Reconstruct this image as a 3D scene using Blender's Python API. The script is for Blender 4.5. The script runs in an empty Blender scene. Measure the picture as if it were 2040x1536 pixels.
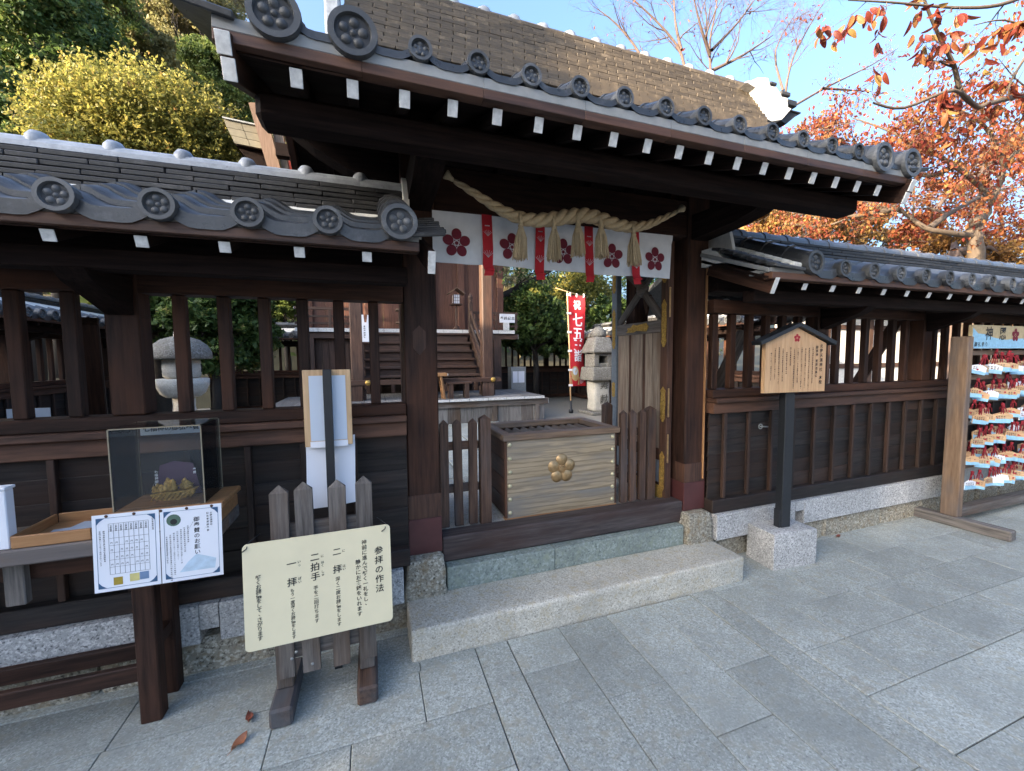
import bpy, math, random
import numpy as np
from mathutils import Vector, Matrix, Euler
random.seed(11)
RNG = np.random.default_rng(5)
SC = bpy.context.scene
COL = SC.collection
R = math.radians

# ---------------------------------------------------------------- camera
CAM_H, FPX = 1.55, 808.8
YAW, PITCH, ROLL = R(19.0975), R(3.919), R(-0.53)
def cam_axes():
    f = Vector((math.sin(YAW), math.cos(YAW), 0)); r = Vector((math.cos(YAW), -math.sin(YAW), 0)); u = Vector((0, 0, 1))
    f2 = f*math.cos(PITCH) - u*math.sin(PITCH); u2 = u*math.cos(PITCH) + f*math.sin(PITCH)
    r3 = r*math.cos(ROLL) + u2*math.sin(ROLL); u3 = u2*math.cos(ROLL) - r*math.sin(ROLL)
    return r3, u3, f2
CR, CU, CF = cam_axes()
CC = Vector((0, 0, CAM_H))
cd = bpy.data.cameras.new('camera'); cam = bpy.data.objects.new('camera', cd); COL.objects.link(cam)
cd.sensor_fit = 'HORIZONTAL'; cd.sensor_width = 36; cd.lens = 36*FPX/2040; cd.clip_start = 0.05; cd.clip_end = 900
cam.matrix_world = Matrix(((CR.x, CU.x, -CF.x, CC.x), (CR.y, CU.y, -CF.y, CC.y), (CR.z, CU.z, -CF.z, CC.z), (0, 0, 0, 1)))
SC.camera = cam

# ---------------------------------------------------------------- light
SUN_EL, SUN_AZ = R(14.0), R(197.0)          # azimuth from +x towards +y
sdir = Vector((math.cos(SUN_EL)*math.cos(SUN_AZ), math.cos(SUN_EL)*math.sin(SUN_AZ), math.sin(SUN_EL)))
w = bpy.data.worlds.new('World'); SC.world = w; w.use_nodes = True
nt = w.node_tree; nt.nodes.clear()
sky = nt.nodes.new('ShaderNodeTexSky'); sky.sky_type = 'NISHITA'; sky.sun_disc = False
sky.sun_elevation = SUN_EL; sky.sun_rotation = math.atan2(sdir.x, sdir.y)
sky.air_density = .9; sky.dust_density = 10.0; sky.ozone_density = 3.4; sky.altitude = 50
bg = nt.nodes.new('ShaderNodeBackground'); bg.inputs['Strength'].default_value = 0.15
wo = nt.nodes.new('ShaderNodeOutputWorld')
nt.links.new(sky.outputs[0], bg.inputs['Color']); nt.links.new(bg.outputs[0], wo.inputs['Surface'])
sl = bpy.data.lights.new('sun', 'SUN'); sl.energy = 3.0; sl.angle = R(0.5); sl.color = (1.0, 0.80, 0.56)
so = bpy.data.objects.new('sun', sl); COL.objects.link(so); so.location = (20, -5, 15)
so.rotation_euler = sdir.to_track_quat('Z', 'Y').to_euler()
SC.view_settings.view_transform = 'Standard'; SC.view_settings.look = 'None'
SC.view_settings.exposure = 2.80; SC.view_settings.gamma = 1.0; SC.view_settings.use_curve_mapping = False
SC.cycles.max_bounces = 8; SC.cycles.transparent_max_bounces = 8
SC.cycles.use_denoising = True

def at(px, py, Y):                            # point of the photograph on the plane y = Y
    d = CF + CR*((px-1020)/FPX) - CU*((py-768)/FPX)
    return CC + d*(Y/d.y)
def depth(p): return (Vector(p)-CC).dot(CF)

# ---------------------------------------------------------------- objects
FR = {}; WM = {}
def link(o, parent, M):
    COL.objects.link(o)
    if parent is not None:
        o.parent = parent; o.matrix_basis = WM[parent].inverted() @ M
    else: o.matrix_basis = M
    WM[o] = M
def TM(loc, rot=(0, 0, 0)): return Matrix.Translation(Vector(loc)) @ Euler(rot).to_matrix().to_4x4()
def thing(name, label, cat, loc=(0, 0, 0), rot=(0, 0, 0), group=None, local=False):
    o = bpy.data.objects.new(name, None); M = TM(loc, rot); link(o, None, M); o.empty_display_size = .1
    o['label'] = label; o['category'] = cat
    if group: o['group'] = group
    FR[o] = M if local else Matrix.Identity(4)
    return o
def tag(o, label=None, cat=None, group=None, kind=None):
    if label: o['label'] = label
    if cat: o['category'] = cat
    if group: o['group'] = group
    if kind: o['kind'] = kind
    return o
def frame_of(p):
    q = p
    while q is not None and q not in FR: q = q.parent
    return FR[q] if q is not None else Matrix.Identity(4)
def part(name, me, parent=None, loc=(0, 0, 0), rot=(0, 0, 0), M=None):
    o = bpy.data.objects.new(name, me)
    m = M if M is not None else TM(loc, rot)
    link(o, parent, frame_of(parent) @ m)
    return o
def structure(name, me, loc=(0, 0, 0)):
    o = part(name, me, None, loc); o['kind'] = 'structure'; return o

# ---------------------------------------------------------------- meshes
def mesh(name, V, F, mats, mi=None, smooth=False):
    me = bpy.data.meshes.new(name)
    me.from_pydata([tuple(v) for v in V], [], [tuple(f) for f in F])
    if not isinstance(mats, (list, tuple)): mats = [mats]
    for m in mats: me.materials.append(m)
    if mi is not None: me.polygons.foreach_set('material_index', mi)
    if smooth is True: me.polygons.foreach_set('use_smooth', [True]*len(me.polygons))
    elif smooth: me.polygons.foreach_set('use_smooth', smooth)
    me.update(); return me
class MB:
    def __init__(s): s.V = []; s.F = []; s.mi = []; s.sm = []
    def add(s, V, F, mi=0, M=None, smooth=False):
        b = len(s.V)
        for v in V:
            v = Vector(v); s.V.append(M @ v if M is not None else v)
        for f in F: s.F.append([b+i for i in f]); s.mi.append(mi); s.sm.append(smooth)
        return s
    def box(s, lo, hi, mi=0, M=None, bev=0):
        c = [(a+b)/2 for a, b in zip(lo, hi)]; d = [abs(b-a) for a, b in zip(lo, hi)]
        V, F = box_vf(*d, bev); return s.add([Vector(v)+Vector(c) for v in V], F, mi, M)
    def tube(s, pts, rad, n=6, mi=0, caps=True, M=None, smooth=True):
        V, F = tube_vf(pts, rad, n, caps); return s.add(V, F, mi, M, smooth)
    def lathe(s, prof, n=16, mi=0, M=None, smooth=True, sx=1, sy=1):
        V, F = lathe_vf(prof, n); return s.add([(v[0]*sx, v[1]*sy, v[2]) for v in V], F, mi, M, smooth)
    def prism(s, poly, y0, y1, mi=0, M=None, bev=0):          # polygon in x,z extruded along y
        V, F = prism_vf(poly, y0, y1); return s.add(V, F, mi, M)
    def build(s, name, mats): return mesh(name, s.V, s.F, mats, s.mi, s.sm)
def box_vf(dx, dy, dz, bev=0):
    x, y, z = dx/2, dy/2, dz/2
    if bev <= 0:
        V = [(sx*x, sy*y, sz*z) for sx in (-1, 1) for sy in (-1, 1) for sz in (-1, 1)]
        return V, [(0, 1, 3, 2), (4, 6, 7, 5), (0, 4, 5, 1), (2, 3, 7, 6), (0, 2, 6, 4), (1, 5, 7, 3)]
    b = min(bev, x*.45, y*.45, z*.45); V = []; idx = {}
    for sx in (-1, 1):
        for sy in (-1, 1):
            for sz in (-1, 1):
                for k in range(3):
                    p = [sx*(x-b), sy*(y-b), sz*(z-b)]; p[k] = (sx*x, sy*y, sz*z)[k]
                    idx[(sx, sy, sz, k)] = len(V); V.append(tuple(p))
    F = []
    def fc(l, out):
        a, bb, c = (Vector(V[i]) for i in l[:3])
        if (bb-a).cross(c-a).dot(Vector(out)) < 0: l = l[::-1]
        F.append(tuple(l))
    for k in range(3):
        i, j = [q for q in range(3) if q != k]
        for s in (-1, 1):
            l = []
            for a, c in ((-1, -1), (1, -1), (1, 1), (-1, 1)):
                t = [0]*3; t[k] = s; t[i] = a; t[j] = c; l.append(idx[(*t, k)])
            o = [0]*3; o[k] = s; fc(l, o)
        for a in (-1, 1):
            for c in (-1, 1):
                l = []
                for s, ax in ((-1, i), (1, i), (1, j), (-1, j)):
                    t = [0]*3; t[k] = s; t[i] = a; t[j] = c; l.append(idx[(*t, ax)])
                o = [0]*3; o[i] = a; o[j] = c; fc(l, o)
    for sx in (-1, 1):
        for sy in (-1, 1):
            for sz in (-1, 1): fc([idx[(sx, sy, sz, k)] for k in range(3)], (sx, sy, sz))
    return V, F
def tube_vf(pts, rad, n=6, caps=True):
    pts = [Vector(p) for p in pts]; V = []; F = []
    if not hasattr(rad, '__len__'): rad = [rad]*len(pts)
    up = Vector((.31, .17, .93))
    for i, p in enumerate(pts):
        d = (pts[min(i+1, len(pts)-1)] - pts[max(i-1, 0)]).normalized()
        a = d.cross(up)
        if a.length < .05: a = d.cross(Vector((1, 0, 0)))
        a.normalize(); b = d.cross(a)
        for k in range(n):
            t = 2*math.pi*k/n; V.append(p + (a*math.cos(t) + b*math.sin(t))*rad[i])
    for i in range(len(pts)-1):
        for k in range(n):
            F.append((i*n+k, i*n+(k+1) % n, (i+1)*n+(k+1) % n, (i+1)*n+k))
    if caps:
        F.append(tuple(range(n))[::-1]); F.append(tuple((len(pts)-1)*n+k for k in range(n)))
    return V, F
def lathe_vf(prof, n=16):
    V = []; F = []
    for r, z in prof:
        for k in range(n):
            t = 2*math.pi*k/n; V.append((r*math.cos(t), r*math.sin(t), z))
    for i in range(len(prof)-1):
        for k in range(n): F.append((i*n+k, i*n+(k+1) % n, (i+1)*n+(k+1) % n, (i+1)*n+k))
    F.append(tuple(range(n))[::-1]); F.append(tuple((len(prof)-1)*n+k for k in range(n)))
    return V, F
def prism_vf(poly, y0, y1):
    n = len(poly)
    ar = sum(poly[i][0]*poly[(i+1) % n][1]-poly[(i+1) % n][0]*poly[i][1] for i in range(n))
    if ar < 0: poly = poly[::-1]
    V = [(x, y0, z) for x, z in poly] + [(x, y1, z) for x, z in poly]
    F = [tuple(range(n)), tuple(range(n, 2*n))[::-1]]
    for i in range(n): F.append((i, n+i, n+(i+1) % n, (i+1) % n))
    return V, F
BOXES = {}
def boxm(dx, dy, dz, mat, bev=0.003, axis=None):
    if callable(mat):
        if axis is None: axis = max(range(3), key=lambda i: (dx, dy, dz)[i])
        mat = mat(axis)
    k = (round(dx, 4), round(dy, 4), round(dz, 4), mat.name, bev)
    if k not in BOXES:
        V, F = box_vf(dx, dy, dz, bev); BOXES[k] = mesh('box', V, F, mat)
    return BOXES[k]
def box(name, parent, lo, hi, mat, bev=0.003, axis=None, rot=(0, 0, 0)):
    lo, hi = Vector(lo), Vector(hi); d = hi-lo
    return part(name, boxm(abs(d.x), abs(d.y), abs(d.z), mat, bev, axis), parent, (lo+hi)/2, rot)
def beam(name, parent, a, b, w_, h_, mat, bev=0.003):          # bar from a to b, w_ across, h_ in its upright direction
    a, b = Vector(a), Vector(b); d = b-a; L = d.length; x = d.normalized()
    y = Vector((0, 0, 1)).cross(x)
    if y.length < 1e-4: y = Vector((0, 1, 0))
    y.normalize(); z = x.cross(y)
    M = Matrix(((x.x, y.x, z.x, 0), (x.y, y.y, z.y, 0), (x.z, y.z, z.z, 0), (0, 0, 0, 1)))
    return part(name, boxm(L, w_, h_, mat, bev, 0), parent, M=Matrix.Translation((a+b)/2) @ M)

# ---------------------------------------------------------------- materials
MATS = {}
def newmat(name):
    m = bpy.data.materials.new(name); m.use_nodes = True
    nt = m.node_tree; nt.nodes.clear()
    o = nt.nodes.new('ShaderNodeOutputMaterial'); b = nt.nodes.new('ShaderNodeBsdfPrincipled')
    nt.links.new(b.outputs[0], o.inputs['Surface']); return m, nt, b
def N(nt, t, **k):
    n = nt.nodes.new(t)
    for a, v in k.items():
        if a in n.inputs.keys(): n.inputs[a].default_value = v
        else: setattr(n, a, v)
    return n
def L(nt, a, b): nt.links.new(a, b)
def objcoord(nt, scale=(1, 1, 1), rnd=True, geo=False):
    tc = N(nt, 'ShaderNodeTexCoord'); mp = N(nt, 'ShaderNodeMapping'); mp.inputs['Scale'].default_value = scale
    src = tc.outputs['Object']
    if geo: src = N(nt, 'ShaderNodeNewGeometry').outputs['Position']
    if rnd:
        oi = N(nt, 'ShaderNodeObjectInfo'); va = N(nt, 'ShaderNodeVectorMath', operation='MULTIPLY_ADD')
        cb = N(nt, 'ShaderNodeCombineXYZ')
        for i, f in enumerate((37.1, 61.7, 23.3)):
            mu = N(nt, 'ShaderNodeMath', operation='MULTIPLY'); mu.inputs[1].default_value = f
            L(nt, oi.outputs['Random'], mu.inputs[0]); L(nt, mu.outputs[0], cb.inputs[i])
        ad = N(nt, 'ShaderNodeVectorMath', operation='ADD'); L(nt, src, ad.inputs[0]); L(nt, cb.outputs[0], ad.inputs[1]); src = ad.outputs[0]
    L(nt, src, mp.inputs['Vector']); return mp.outputs[0]
def ramp(nt, fac, stops):
    r = N(nt, 'ShaderNodeValToRGB'); e = r.color_ramp.elements
    while len(e) < len(stops): e.new(.5)
    for q, (p, c) in zip(e, stops): q.position = p; q.color = (*c, 1) if len(c) == 3 else c
    if fac is not None: L(nt, fac, r.inputs[0])
    return r.outputs[0]
def noise(nt, vec, scale, detail=3, rough=.55):
    n = N(nt, 'ShaderNodeTexNoise'); n.inputs['Scale'].default_value = scale; n.inputs['Detail'].default_value = detail
    n.inputs['Roughness'].default_value = rough
    if vec is not None: L(nt, vec, n.inputs['Vector'])
    return n.outputs['Fac']
def mixc(nt, fac, a, b, mode='MIX'):
    m = N(nt, 'ShaderNodeMix', data_type='RGBA', blend_type=mode)
    if isinstance(fac, float): m.inputs[0].default_value = fac
    else: L(nt, fac, m.inputs[0])
    for s, v in ((6, a), (7, b)):
        if isinstance(v, tuple): m.inputs[s].default_value = (*v, 1)
        else: L(nt, v, m.inputs[s])
    return m.outputs[2]
def vary(nt, col, amt=.25, sat=.0):
    oi = N(nt, 'ShaderNodeObjectInfo'); mr = N(nt, 'ShaderNodeMapRange')
    mr.inputs['To Min'].default_value = 1-amt; mr.inputs['To Max'].default_value = 1+amt
    L(nt, oi.outputs['Random'], mr.inputs['Value'])
    h = N(nt, 'ShaderNodeHueSaturation'); L(nt, mr.outputs[0], h.inputs['Value']); L(nt, col, h.inputs['Color'])
    return h.outputs[0]
def bump(nt, b, h, s=.3, d=.01):
    n = N(nt, 'ShaderNodeBump'); n.inputs['Strength'].default_value = s; n.inputs['Distance'].default_value = d
    L(nt, h, n.inputs['Height']); L(nt, n.outputs[0], b.inputs['Normal'])
def plain(name, c, rough=.6, metal=0., bumps=0., var=0., spec=.5, sc=40., mot=1.):
    if name in MATS: return MATS[name]
    m, nt, b = newmat(name); v = objcoord(nt); nz = noise(nt, v, sc, 4)
    col = ramp(nt, nz, [(.3, tuple(x*(1-.14*mot) for x in c)), (.7, tuple(min(1, x*(1+.1*mot)) for x in c))])
    if var: col = vary(nt, col, var)
    L(nt, col, b.inputs['Base Color']); b.inputs['Roughness'].default_value = rough; b.inputs['Metallic'].default_value = metal
    b.inputs['Specular IOR Level'].default_value = spec
    if bumps: bump(nt, b, nz, bumps, .004)
    MATS[name] = m; return m
def wood(name, c1, c2, c3=None, scale=14., rough=.62, var=.22, grain=.35, spec=.35, lines=None):
    def get(axis):
        k = name+'_'+'xyz'[axis]
        if k in MATS: return MATS[k]
        m, nt, b = newmat(k); s = [1., 1., 1.]; s[axis] = .06
        v = objcoord(nt, s)
        n1 = noise(nt, v, scale*4, 5, .65); s2 = [1, 1, 1]; s2[axis] = .25
        v2 = objcoord(nt, s2); n2 = noise(nt, v2, 5., 4, .6)
        col = ramp(nt, n1, [(.34, c1), (.66, c2)])
        if lines:
            wv = N(nt, 'ShaderNodeTexWave', wave_type='RINGS', rings_direction='XYZ'[axis]); 
            s3 = [1., 1., 1.]; s3[axis] = .12; v3 = objcoord(nt, s3); L(nt, v3, wv.inputs['Vector'])
            wv.inputs['Scale'].default_value = lines; wv.inputs['Distortion'].default_value = 5.; wv.inputs['Detail'].default_value = 2.; wv.inputs['Detail Scale'].default_value = 1.3
            col = mixc(nt, ramp(nt, wv.outputs['Fac'], [(.55, (0, 0, 0)), (.95, (.5, .5, .5))]), col, tuple(x*.45 for x in c1))
        if c3: col = mixc(nt, ramp(nt, n2, [(.45, (0, 0, 0)), (.68, (1, 1, 1))]), col, mixc(nt, n1, tuple(x*.7 for x in c3), tuple(x*1.2 for x in c3)))
        if var: col = vary(nt, col, var)
        L(nt, col, b.inputs['Base Color'])
        L(nt, ramp(nt, n2, [(.3, (rough-.12,)*3), (.7, (rough+.1,)*3)]), b.inputs['Roughness'])
        b.inputs['Specular IOR Level'].default_value = spec
        bump(nt, b, n1, grain, .004); MATS[k] = m; return m
    return get
def granite(name, base, dark, light, warm=None, s=210., rough=.75, var=.1, geo=False, bs=.35, stain=False):
    if name in MATS: return MATS[name]
    m, nt, b = newmat(name); v = objcoord(nt, geo=geo)
    vo = N(nt, 'ShaderNodeTexVoronoi'); vo.inputs['Scale'].default_value = s; L(nt, v, vo.inputs['Vector'])
    sep = N(nt, 'ShaderNodeSeparateColor'); L(nt, vo.outputs['Color'], sep.inputs[0])
    n1 = noise(nt, v, s*.55, 3, .7); n2 = noise(nt, v, 3.2, 5, .65); n3 = noise(nt, v, 22., 4, .6)
    ad = N(nt, 'ShaderNodeMath', operation='MULTIPLY_ADD'); ad.inputs[1].default_value = .55
    L(nt, sep.outputs[0], ad.inputs[0]); L(nt, n1, ad.inputs[2])
    col = ramp(nt, ad.outputs[0], [(.42, dark), (.62, base), (.82, base), (1.0, light)])
    col = mixc(nt, ramp(nt, n2, [(.42, (0, 0, 0)), (.75, (.6, .6, .6))]), col, tuple(x*.62 for x in base), 'MIX')
    if warm: col = mixc(nt, ramp(nt, n3, [(.5, (0, 0, 0)), (.72, (.8, .8, .8))]), col, warm)
    if stain:
        g = objcoord(nt, rnd=False, geo=True); s1 = noise(nt, g, 1.3, 6, .68); s2 = noise(nt, g, 5.5, 5, .7)
        col = mixc(nt, ramp(nt, s1, [(.46, (0, 0, 0)), (.68, (.75, .75, .75))]), col, tuple(x*.70 for x in base)); col = mixc(nt, ramp(nt, s2, [(.60, (0, 0, 0)), (.74, (.55, .55, .55))]), col, (.24, .20, .135))
        sp = noise(nt, g, 40, 2, .5); col = mixc(nt, ramp(nt, sp, [(.70, (0, 0, 0)), (.74, (.5, .5, .5))]), col, (.10, .10, .09))
    if var: col = vary(nt, col, var)
    L(nt, col, b.inputs['Base Color']); b.inputs['Roughness'].default_value = rough; b.inputs['Specular IOR Level'].default_value = .35
    bump(nt, b, ad.outputs[0], bs, .003); MATS[name] = m; return m
def tilemat(name, c, worn, rough=.42, var=.2):
    if name in MATS: return MATS[name]
    m, nt, b = newmat(name); v = objcoord(nt); n1 = noise(nt, v, 18, 5, .65); n2 = noise(nt, v, 90, 3)
    col = ramp(nt, n1, [(.35, c), (.55, tuple(x*1.25 for x in c)), (.75, worn)])
    n3 = noise(nt, v, 9, 6, .7); col = mixc(nt, ramp(nt, n3, [(.55, (0, 0, 0)), (.70, (.55, .55, .55))]), col, tuple(x*1.15+.03 for x in worn)); n4 = noise(nt, v, 31, 4, .7); col = mixc(nt, ramp(nt, n4, [(.60, (0, 0, 0)), (.72, (.6, .6, .6))]), col, tuple(x*.45 for x in c))
    if var: col = vary(nt, col, var)
    L(nt, col, b.inputs['Base Color']); L(nt, ramp(nt, n1, [(.3, (rough-.08,)*3), (.7, (rough+.2,)*3)]), b.inputs['Roughness'])
    bump(nt, b, n2, .25, .002); MATS[name] = m; return m
def leafmat(name, stops, trans=.35, gloss=.25):
    if name in MATS: return MATS[name]
    m = bpy.data.materials.new(name); m.use_nodes = True; nt = m.node_tree; nt.nodes.clear()
    o = N(nt, 'ShaderNodeOutputMaterial'); at_ = N(nt, 'ShaderNodeAttribute', attribute_name='tint')
    c = ramp(nt, at_.outputs['Fac'], stops)
    b = N(nt, 'ShaderNodeBsdfPrincipled'); L(nt, c, b.inputs['Base Color']); b.inputs['Roughness'].default_value = .5; b.inputs['Specular IOR Level'].default_value = gloss
    t = N(nt, 'ShaderNodeBsdfTranslucent'); h = N(nt, 'ShaderNodeHueSaturation'); h.inputs['Value'].default_value = 1.25; L(nt, c, h.inputs['Color']); L(nt, h.outputs[0], t.inputs['Color'])
    mx = N(nt, 'ShaderNodeMixShader'); mx.inputs[0].default_value = trans
    L(nt, b.outputs[0], mx.inputs[1]); L(nt, t.outputs[0], mx.inputs[2]); L(nt, mx.outputs[0], o.inputs['Surface'])
    MATS[name] = m; return m

W_DARK = wood('dark_wood', (.014, .0072, .0052), (.052, .025, .0165), (.080, .034, .019), spec=.22, rough=.66)
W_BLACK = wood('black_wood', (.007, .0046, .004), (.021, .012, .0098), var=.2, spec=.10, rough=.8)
W_BROWN = wood('brown_wood', (.030, .015, .010), (.095, .047, .031), (.12, .056, .032))
W_SIDING = wood('siding_wood', (.010, .0085, .008), (.033, .026, .023), (.045, .025, .017), var=.35)
W_GREY = wood('grey_wood', (.075, .065, .058), (.20, .175, .155), (.12, .08, .055), grain=.6, rough=.8)
W_BATTEN = wood('batten_wood', (.013, .0085, .007), (.040, .024, .018), (.055, .028, .018), var=.35)
W_SILL = wood('sill_wood', (.030, .023, .022), (.085, .068, .064), (.05, .028, .022), grain=.5, rough=.7)
W_BOX = wood('box_wood', (.30, .225, .135), (.44, .335, .215), (.245, .22, .185), grain=.6, rough=.75, var=.05, lines=26.)
W_PICKET = wood('picket_wood', (.055, .030, .020), (.15, .085, .055), (.09, .085, .085), grain=.5, rough=.75)
W_PALE = wood('pale_wood', (.46, .29, .15), (.62, .42, .24), None, grain=.15, rough=.55, var=.05)
W_SIGN = wood('sign_wood', (.46, .27, .135), (.60, .375, .20), None, grain=.15, rough=.55, var=.05)
W_BARGE = wood('barge_wood', (.12, .075, .05), (.20, .13, .09), None, grain=.3, rough=.7)
W_HONEY = wood('honey_wood', (.28, .135, .055), (.43, .225, .10), None, grain=.2, rough=.5, var=.1)
W_RACK = wood('rack_wood', (.14, .085, .05), (.27, .175, .11), (.13, .11, .10), grain=.4, rough=.7)
W_HALL = wood('hall_wood', (.042, .023, .016), (.118, .064, .043), (.075, .05, .038), var=.2)
W_HALLRED = wood('hall_red_wood', (.085, .036, .024), (.16, .075, .049), None, var=.1)
W_VERM = wood('vermilion_wood', (.34, .040, .018), (.50, .075, .03), None, var=.1)
W_DOOR = wood('door_wood', (.17, .125, .09), (.36, .285, .215), (.21, .135, .09), grain=.4, rough=.75)
W_DECK = wood('deck_wood', (.12, .11, .10), (.25, .235, .22), None, grain=.4, rough=.8)
M_BLUEDOOR = plain('weathered_blue_grey', (.17, .20, .23), .7, var=.1)
M_WHITE = plain('white_paint', (.66, .65, .62), .65, sc=45, mot=1.6, bumps=.3)
M_PLASTER = plain('plaster', (.80, .78, .72), .8, bumps=.2, sc=18)
M_GPLASTER = plain('grey_plaster', (.25, .255, .25), .85, bumps=.2, sc=18)
M_REDWRAP = plain('red_brown_sheet', (.085, .026, .024), .5, sc=12)
M_GRAN = granite('grey_granite', (.40, .39, .37), (.12, .12, .12), (.64, .62, .59), s=130)
M_PAVE = granite('paving_granite', (.345, .355, .315), (.20, .205, .185), (.49, .50, .455), (.33, .305, .23), s=150, var=.13, stain=True)
M_STEP = granite('step_granite', (.52, .475, .385), (.25, .225, .185), (.70, .65, .55), (.48, .39, .25), s=150)
M_ROUGH = granite('rough_stone', (.28, .25, .19), (.07, .06, .045), (.50, .46, .37), (.24, .17, .09), s=95, rough=.9, bs=.7)
M_GREEN = granite('green_stone', (.25, .285, .25), (.13, .16, .14), (.36, .40, .36), (.27, .30, .22), s=90)
M_PALEST = granite('pale_stone', (.54, .50, .42), (.33, .31, .27), (.62, .60, .55), (.38, .36, .32), s=160)
M_MOSSST = granite('mossy_stone', (.19, .175, .15), (.08, .075, .065), (.32, .30, .27), (.11, .11, .08), s=110, rough=.9)
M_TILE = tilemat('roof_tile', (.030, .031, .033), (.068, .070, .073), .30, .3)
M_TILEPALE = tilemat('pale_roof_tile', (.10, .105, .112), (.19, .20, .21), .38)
M_DISC = tilemat('eave_disc_tile', (.060, .062, .064), (.125, .128, .132), .5, .35)
M_DISCDARK = tilemat('eave_disc_recess', (.022, .024, .027), (.04, .043, .046), .6)
M_NOSHI = tilemat('brown_ridge_tile', (.078, .061, .042), (.165, .128, .086), .65, .2)
M_NOSHID = tilemat('dark_ridge_tile', (.026, .025, .024), (.062, .058, .053), .55, .45)
M_CAP = tilemat('ridge_cap_tile', (.27, .28, .29), (.38, .39, .40), .35)
M_GOLD = plain('gold_fitting', (.52, .33, .085), .42, .6, .8, sc=90, mot=3)
M_GILT = plain('gilt_ornament', (.50, .31, .085), .45, .25, sc=120, mot=3)
M_BRASS = plain('brass', (.48, .31, .15), .40, .75, sc=40, mot=1.6)
M_STUD = plain('brass_stud', (.66, .58, .36), .35, .35)
M_BLACK = plain('black_painted_steel', (.016, .018, .021), .45)
M_STEELG = plain('grey_sheet_metal', (.28, .29, .28), .5, .2)
M_CLOTH = plain('white_cloth', (.72, .72, .73), .9, bumps=.15, sc=9)
M_BURG = plain('burgundy_print', (.165, .014, .028), .85)
M_RED = plain('red_cloth', (.50, .013, .022), .8, bumps=.1, sc=10)
M_REDDEEP = plain('red_cord', (.25, .012, .022), .8)
M_STRAW = plain('straw_rope', (.46, .345, .20), .9, bumps=.6, sc=70)
M_PAPER = plain('white_paper', (.76, .77, .81), .7, sc=6, mot=.2)
M_PAPERB = plain('paper_blue', (.52, .58, .66), .6, sc=6, mot=.2)
M_INK = plain('black_ink', (.012, .012, .013), .6)
M_INKR = plain('red_ink', (.40, .02, .03), .6)
M_INKB = plain('blue_ink', (.035, .10, .20), .6)
M_CREAM = plain('cream_board', (.74, .65, .43), .45, sc=7, mot=.3)
M_SKYB = plain('pale_blue_print', (.27, .50, .66), .6)
M_SAND = plain('courtyard_sand', (.27, .245, .20), .95, bumps=.5, sc=60)
M_DIRT = plain('hill_earth', (.075, .065, .035), .95, bumps=.4, sc=3)
M_GROUT = plain('joint_mortar', (.10, .10, .09), .95)
M_BARK = plain('bark', (.10, .075, .055), .9, bumps=.6, sc=25)
M_BARKP = plain('pale_bark', (.105, .072, .058), .85, bumps=.4, sc=25)
M_BARKD = plain('dark_bark', (.035, .028, .022), .9, bumps=.6, sc=25)
M_PURPLE = plain('purple_card', (.075, .035, .075), .5)
def glassmat():
    m, nt, b = newmat('clear_acrylic'); b.inputs['Base Color'].default_value = (.8, .82, .84, 1); b.inputs['Roughness'].default_value = .6
    tr = N(nt, 'ShaderNodeBsdfTransparent'); gl = N(nt, 'ShaderNodeBsdfGlossy'); gl.inputs['Roughness'].default_value = .03
    fr = N(nt, 'ShaderNodeFresnel'); fr.inputs[0].default_value = 1.45; mx = N(nt, 'ShaderNodeMixShader')
    tr.inputs[0].default_value = (.93, .95, .95, 1)
    hz = N(nt, 'ShaderNodeMixShader'); hz.inputs[0].default_value = .016; L(nt, tr.outputs[0], hz.inputs[1]); L(nt, b.outputs[0], hz.inputs[2])  # pale diffuse haze stands in for the sky-lit forecourt reflected in the panes
    L(nt, fr.outputs[0], mx.inputs[0]); L(nt, hz.outputs[0], mx.inputs[1]); L(nt, gl.outputs[0], mx.inputs[2])
    L(nt, mx.outputs[0], [n for n in nt.nodes if n.type == 'OUTPUT_MATERIAL'][0].inputs[0]); return m
M_ACRYL = glassmat()
M_ACEDGE = plain('acrylic_edge', (.27, .23, .16), .25)
LF_RED = leafmat('red_leaf', [(0, (.085, .016, .016)), (.3, (.17, .034, .020)), (.55, (.225, .068, .028)), (.8, (.26, .12, .045)), (1, (.25, .17, .045))], .4)
LF_PINK = leafmat('thin_red_leaf', [(0, (.20, .05, .035)), (.6, (.28, .085, .05)), (1, (.30, .15, .07))], .45)
LF_BROWN = leafmat('brown_leaf', [(0, (.10, .05, .02)), (.5, (.22, .11, .035)), (1, (.34, .20, .05))], .4)
LF_GREEN = leafmat('dark_green_leaf', [(0, (.026, .050, .014)), (.5, (.068, .118, .032)), (.85, (.13, .185, .05)), (1, (.20, .19, .05))], .35, .3)
LF_MID = leafmat('mid_green_leaf', [(0, (.07, .105, .03)), (.5, (.14, .19, .052)), (1, (.24, .26, .07))], .38)
LF_OLIVE = leafmat('olive_leaf', [(0, (.12, .125, .055)), (.5, (.22, .21, .09)), (1, (.33, .28, .125))], .38)
LF_YEL = leafmat('yellow_green_leaf', [(0, (.07, .095, .027)), (.35, (.155, .165, .044)), (.65, (.29, .265, .064)), (.9, (.46, .385, .10)), (1, (.27, .165, .06))], .45)
LF_GREY = leafmat('grey_brown_leaf', [(0, (.15, .14, .08)), (.5, (.25, .225, .125)), (1, (.35, .27, .15))], .38)

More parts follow.
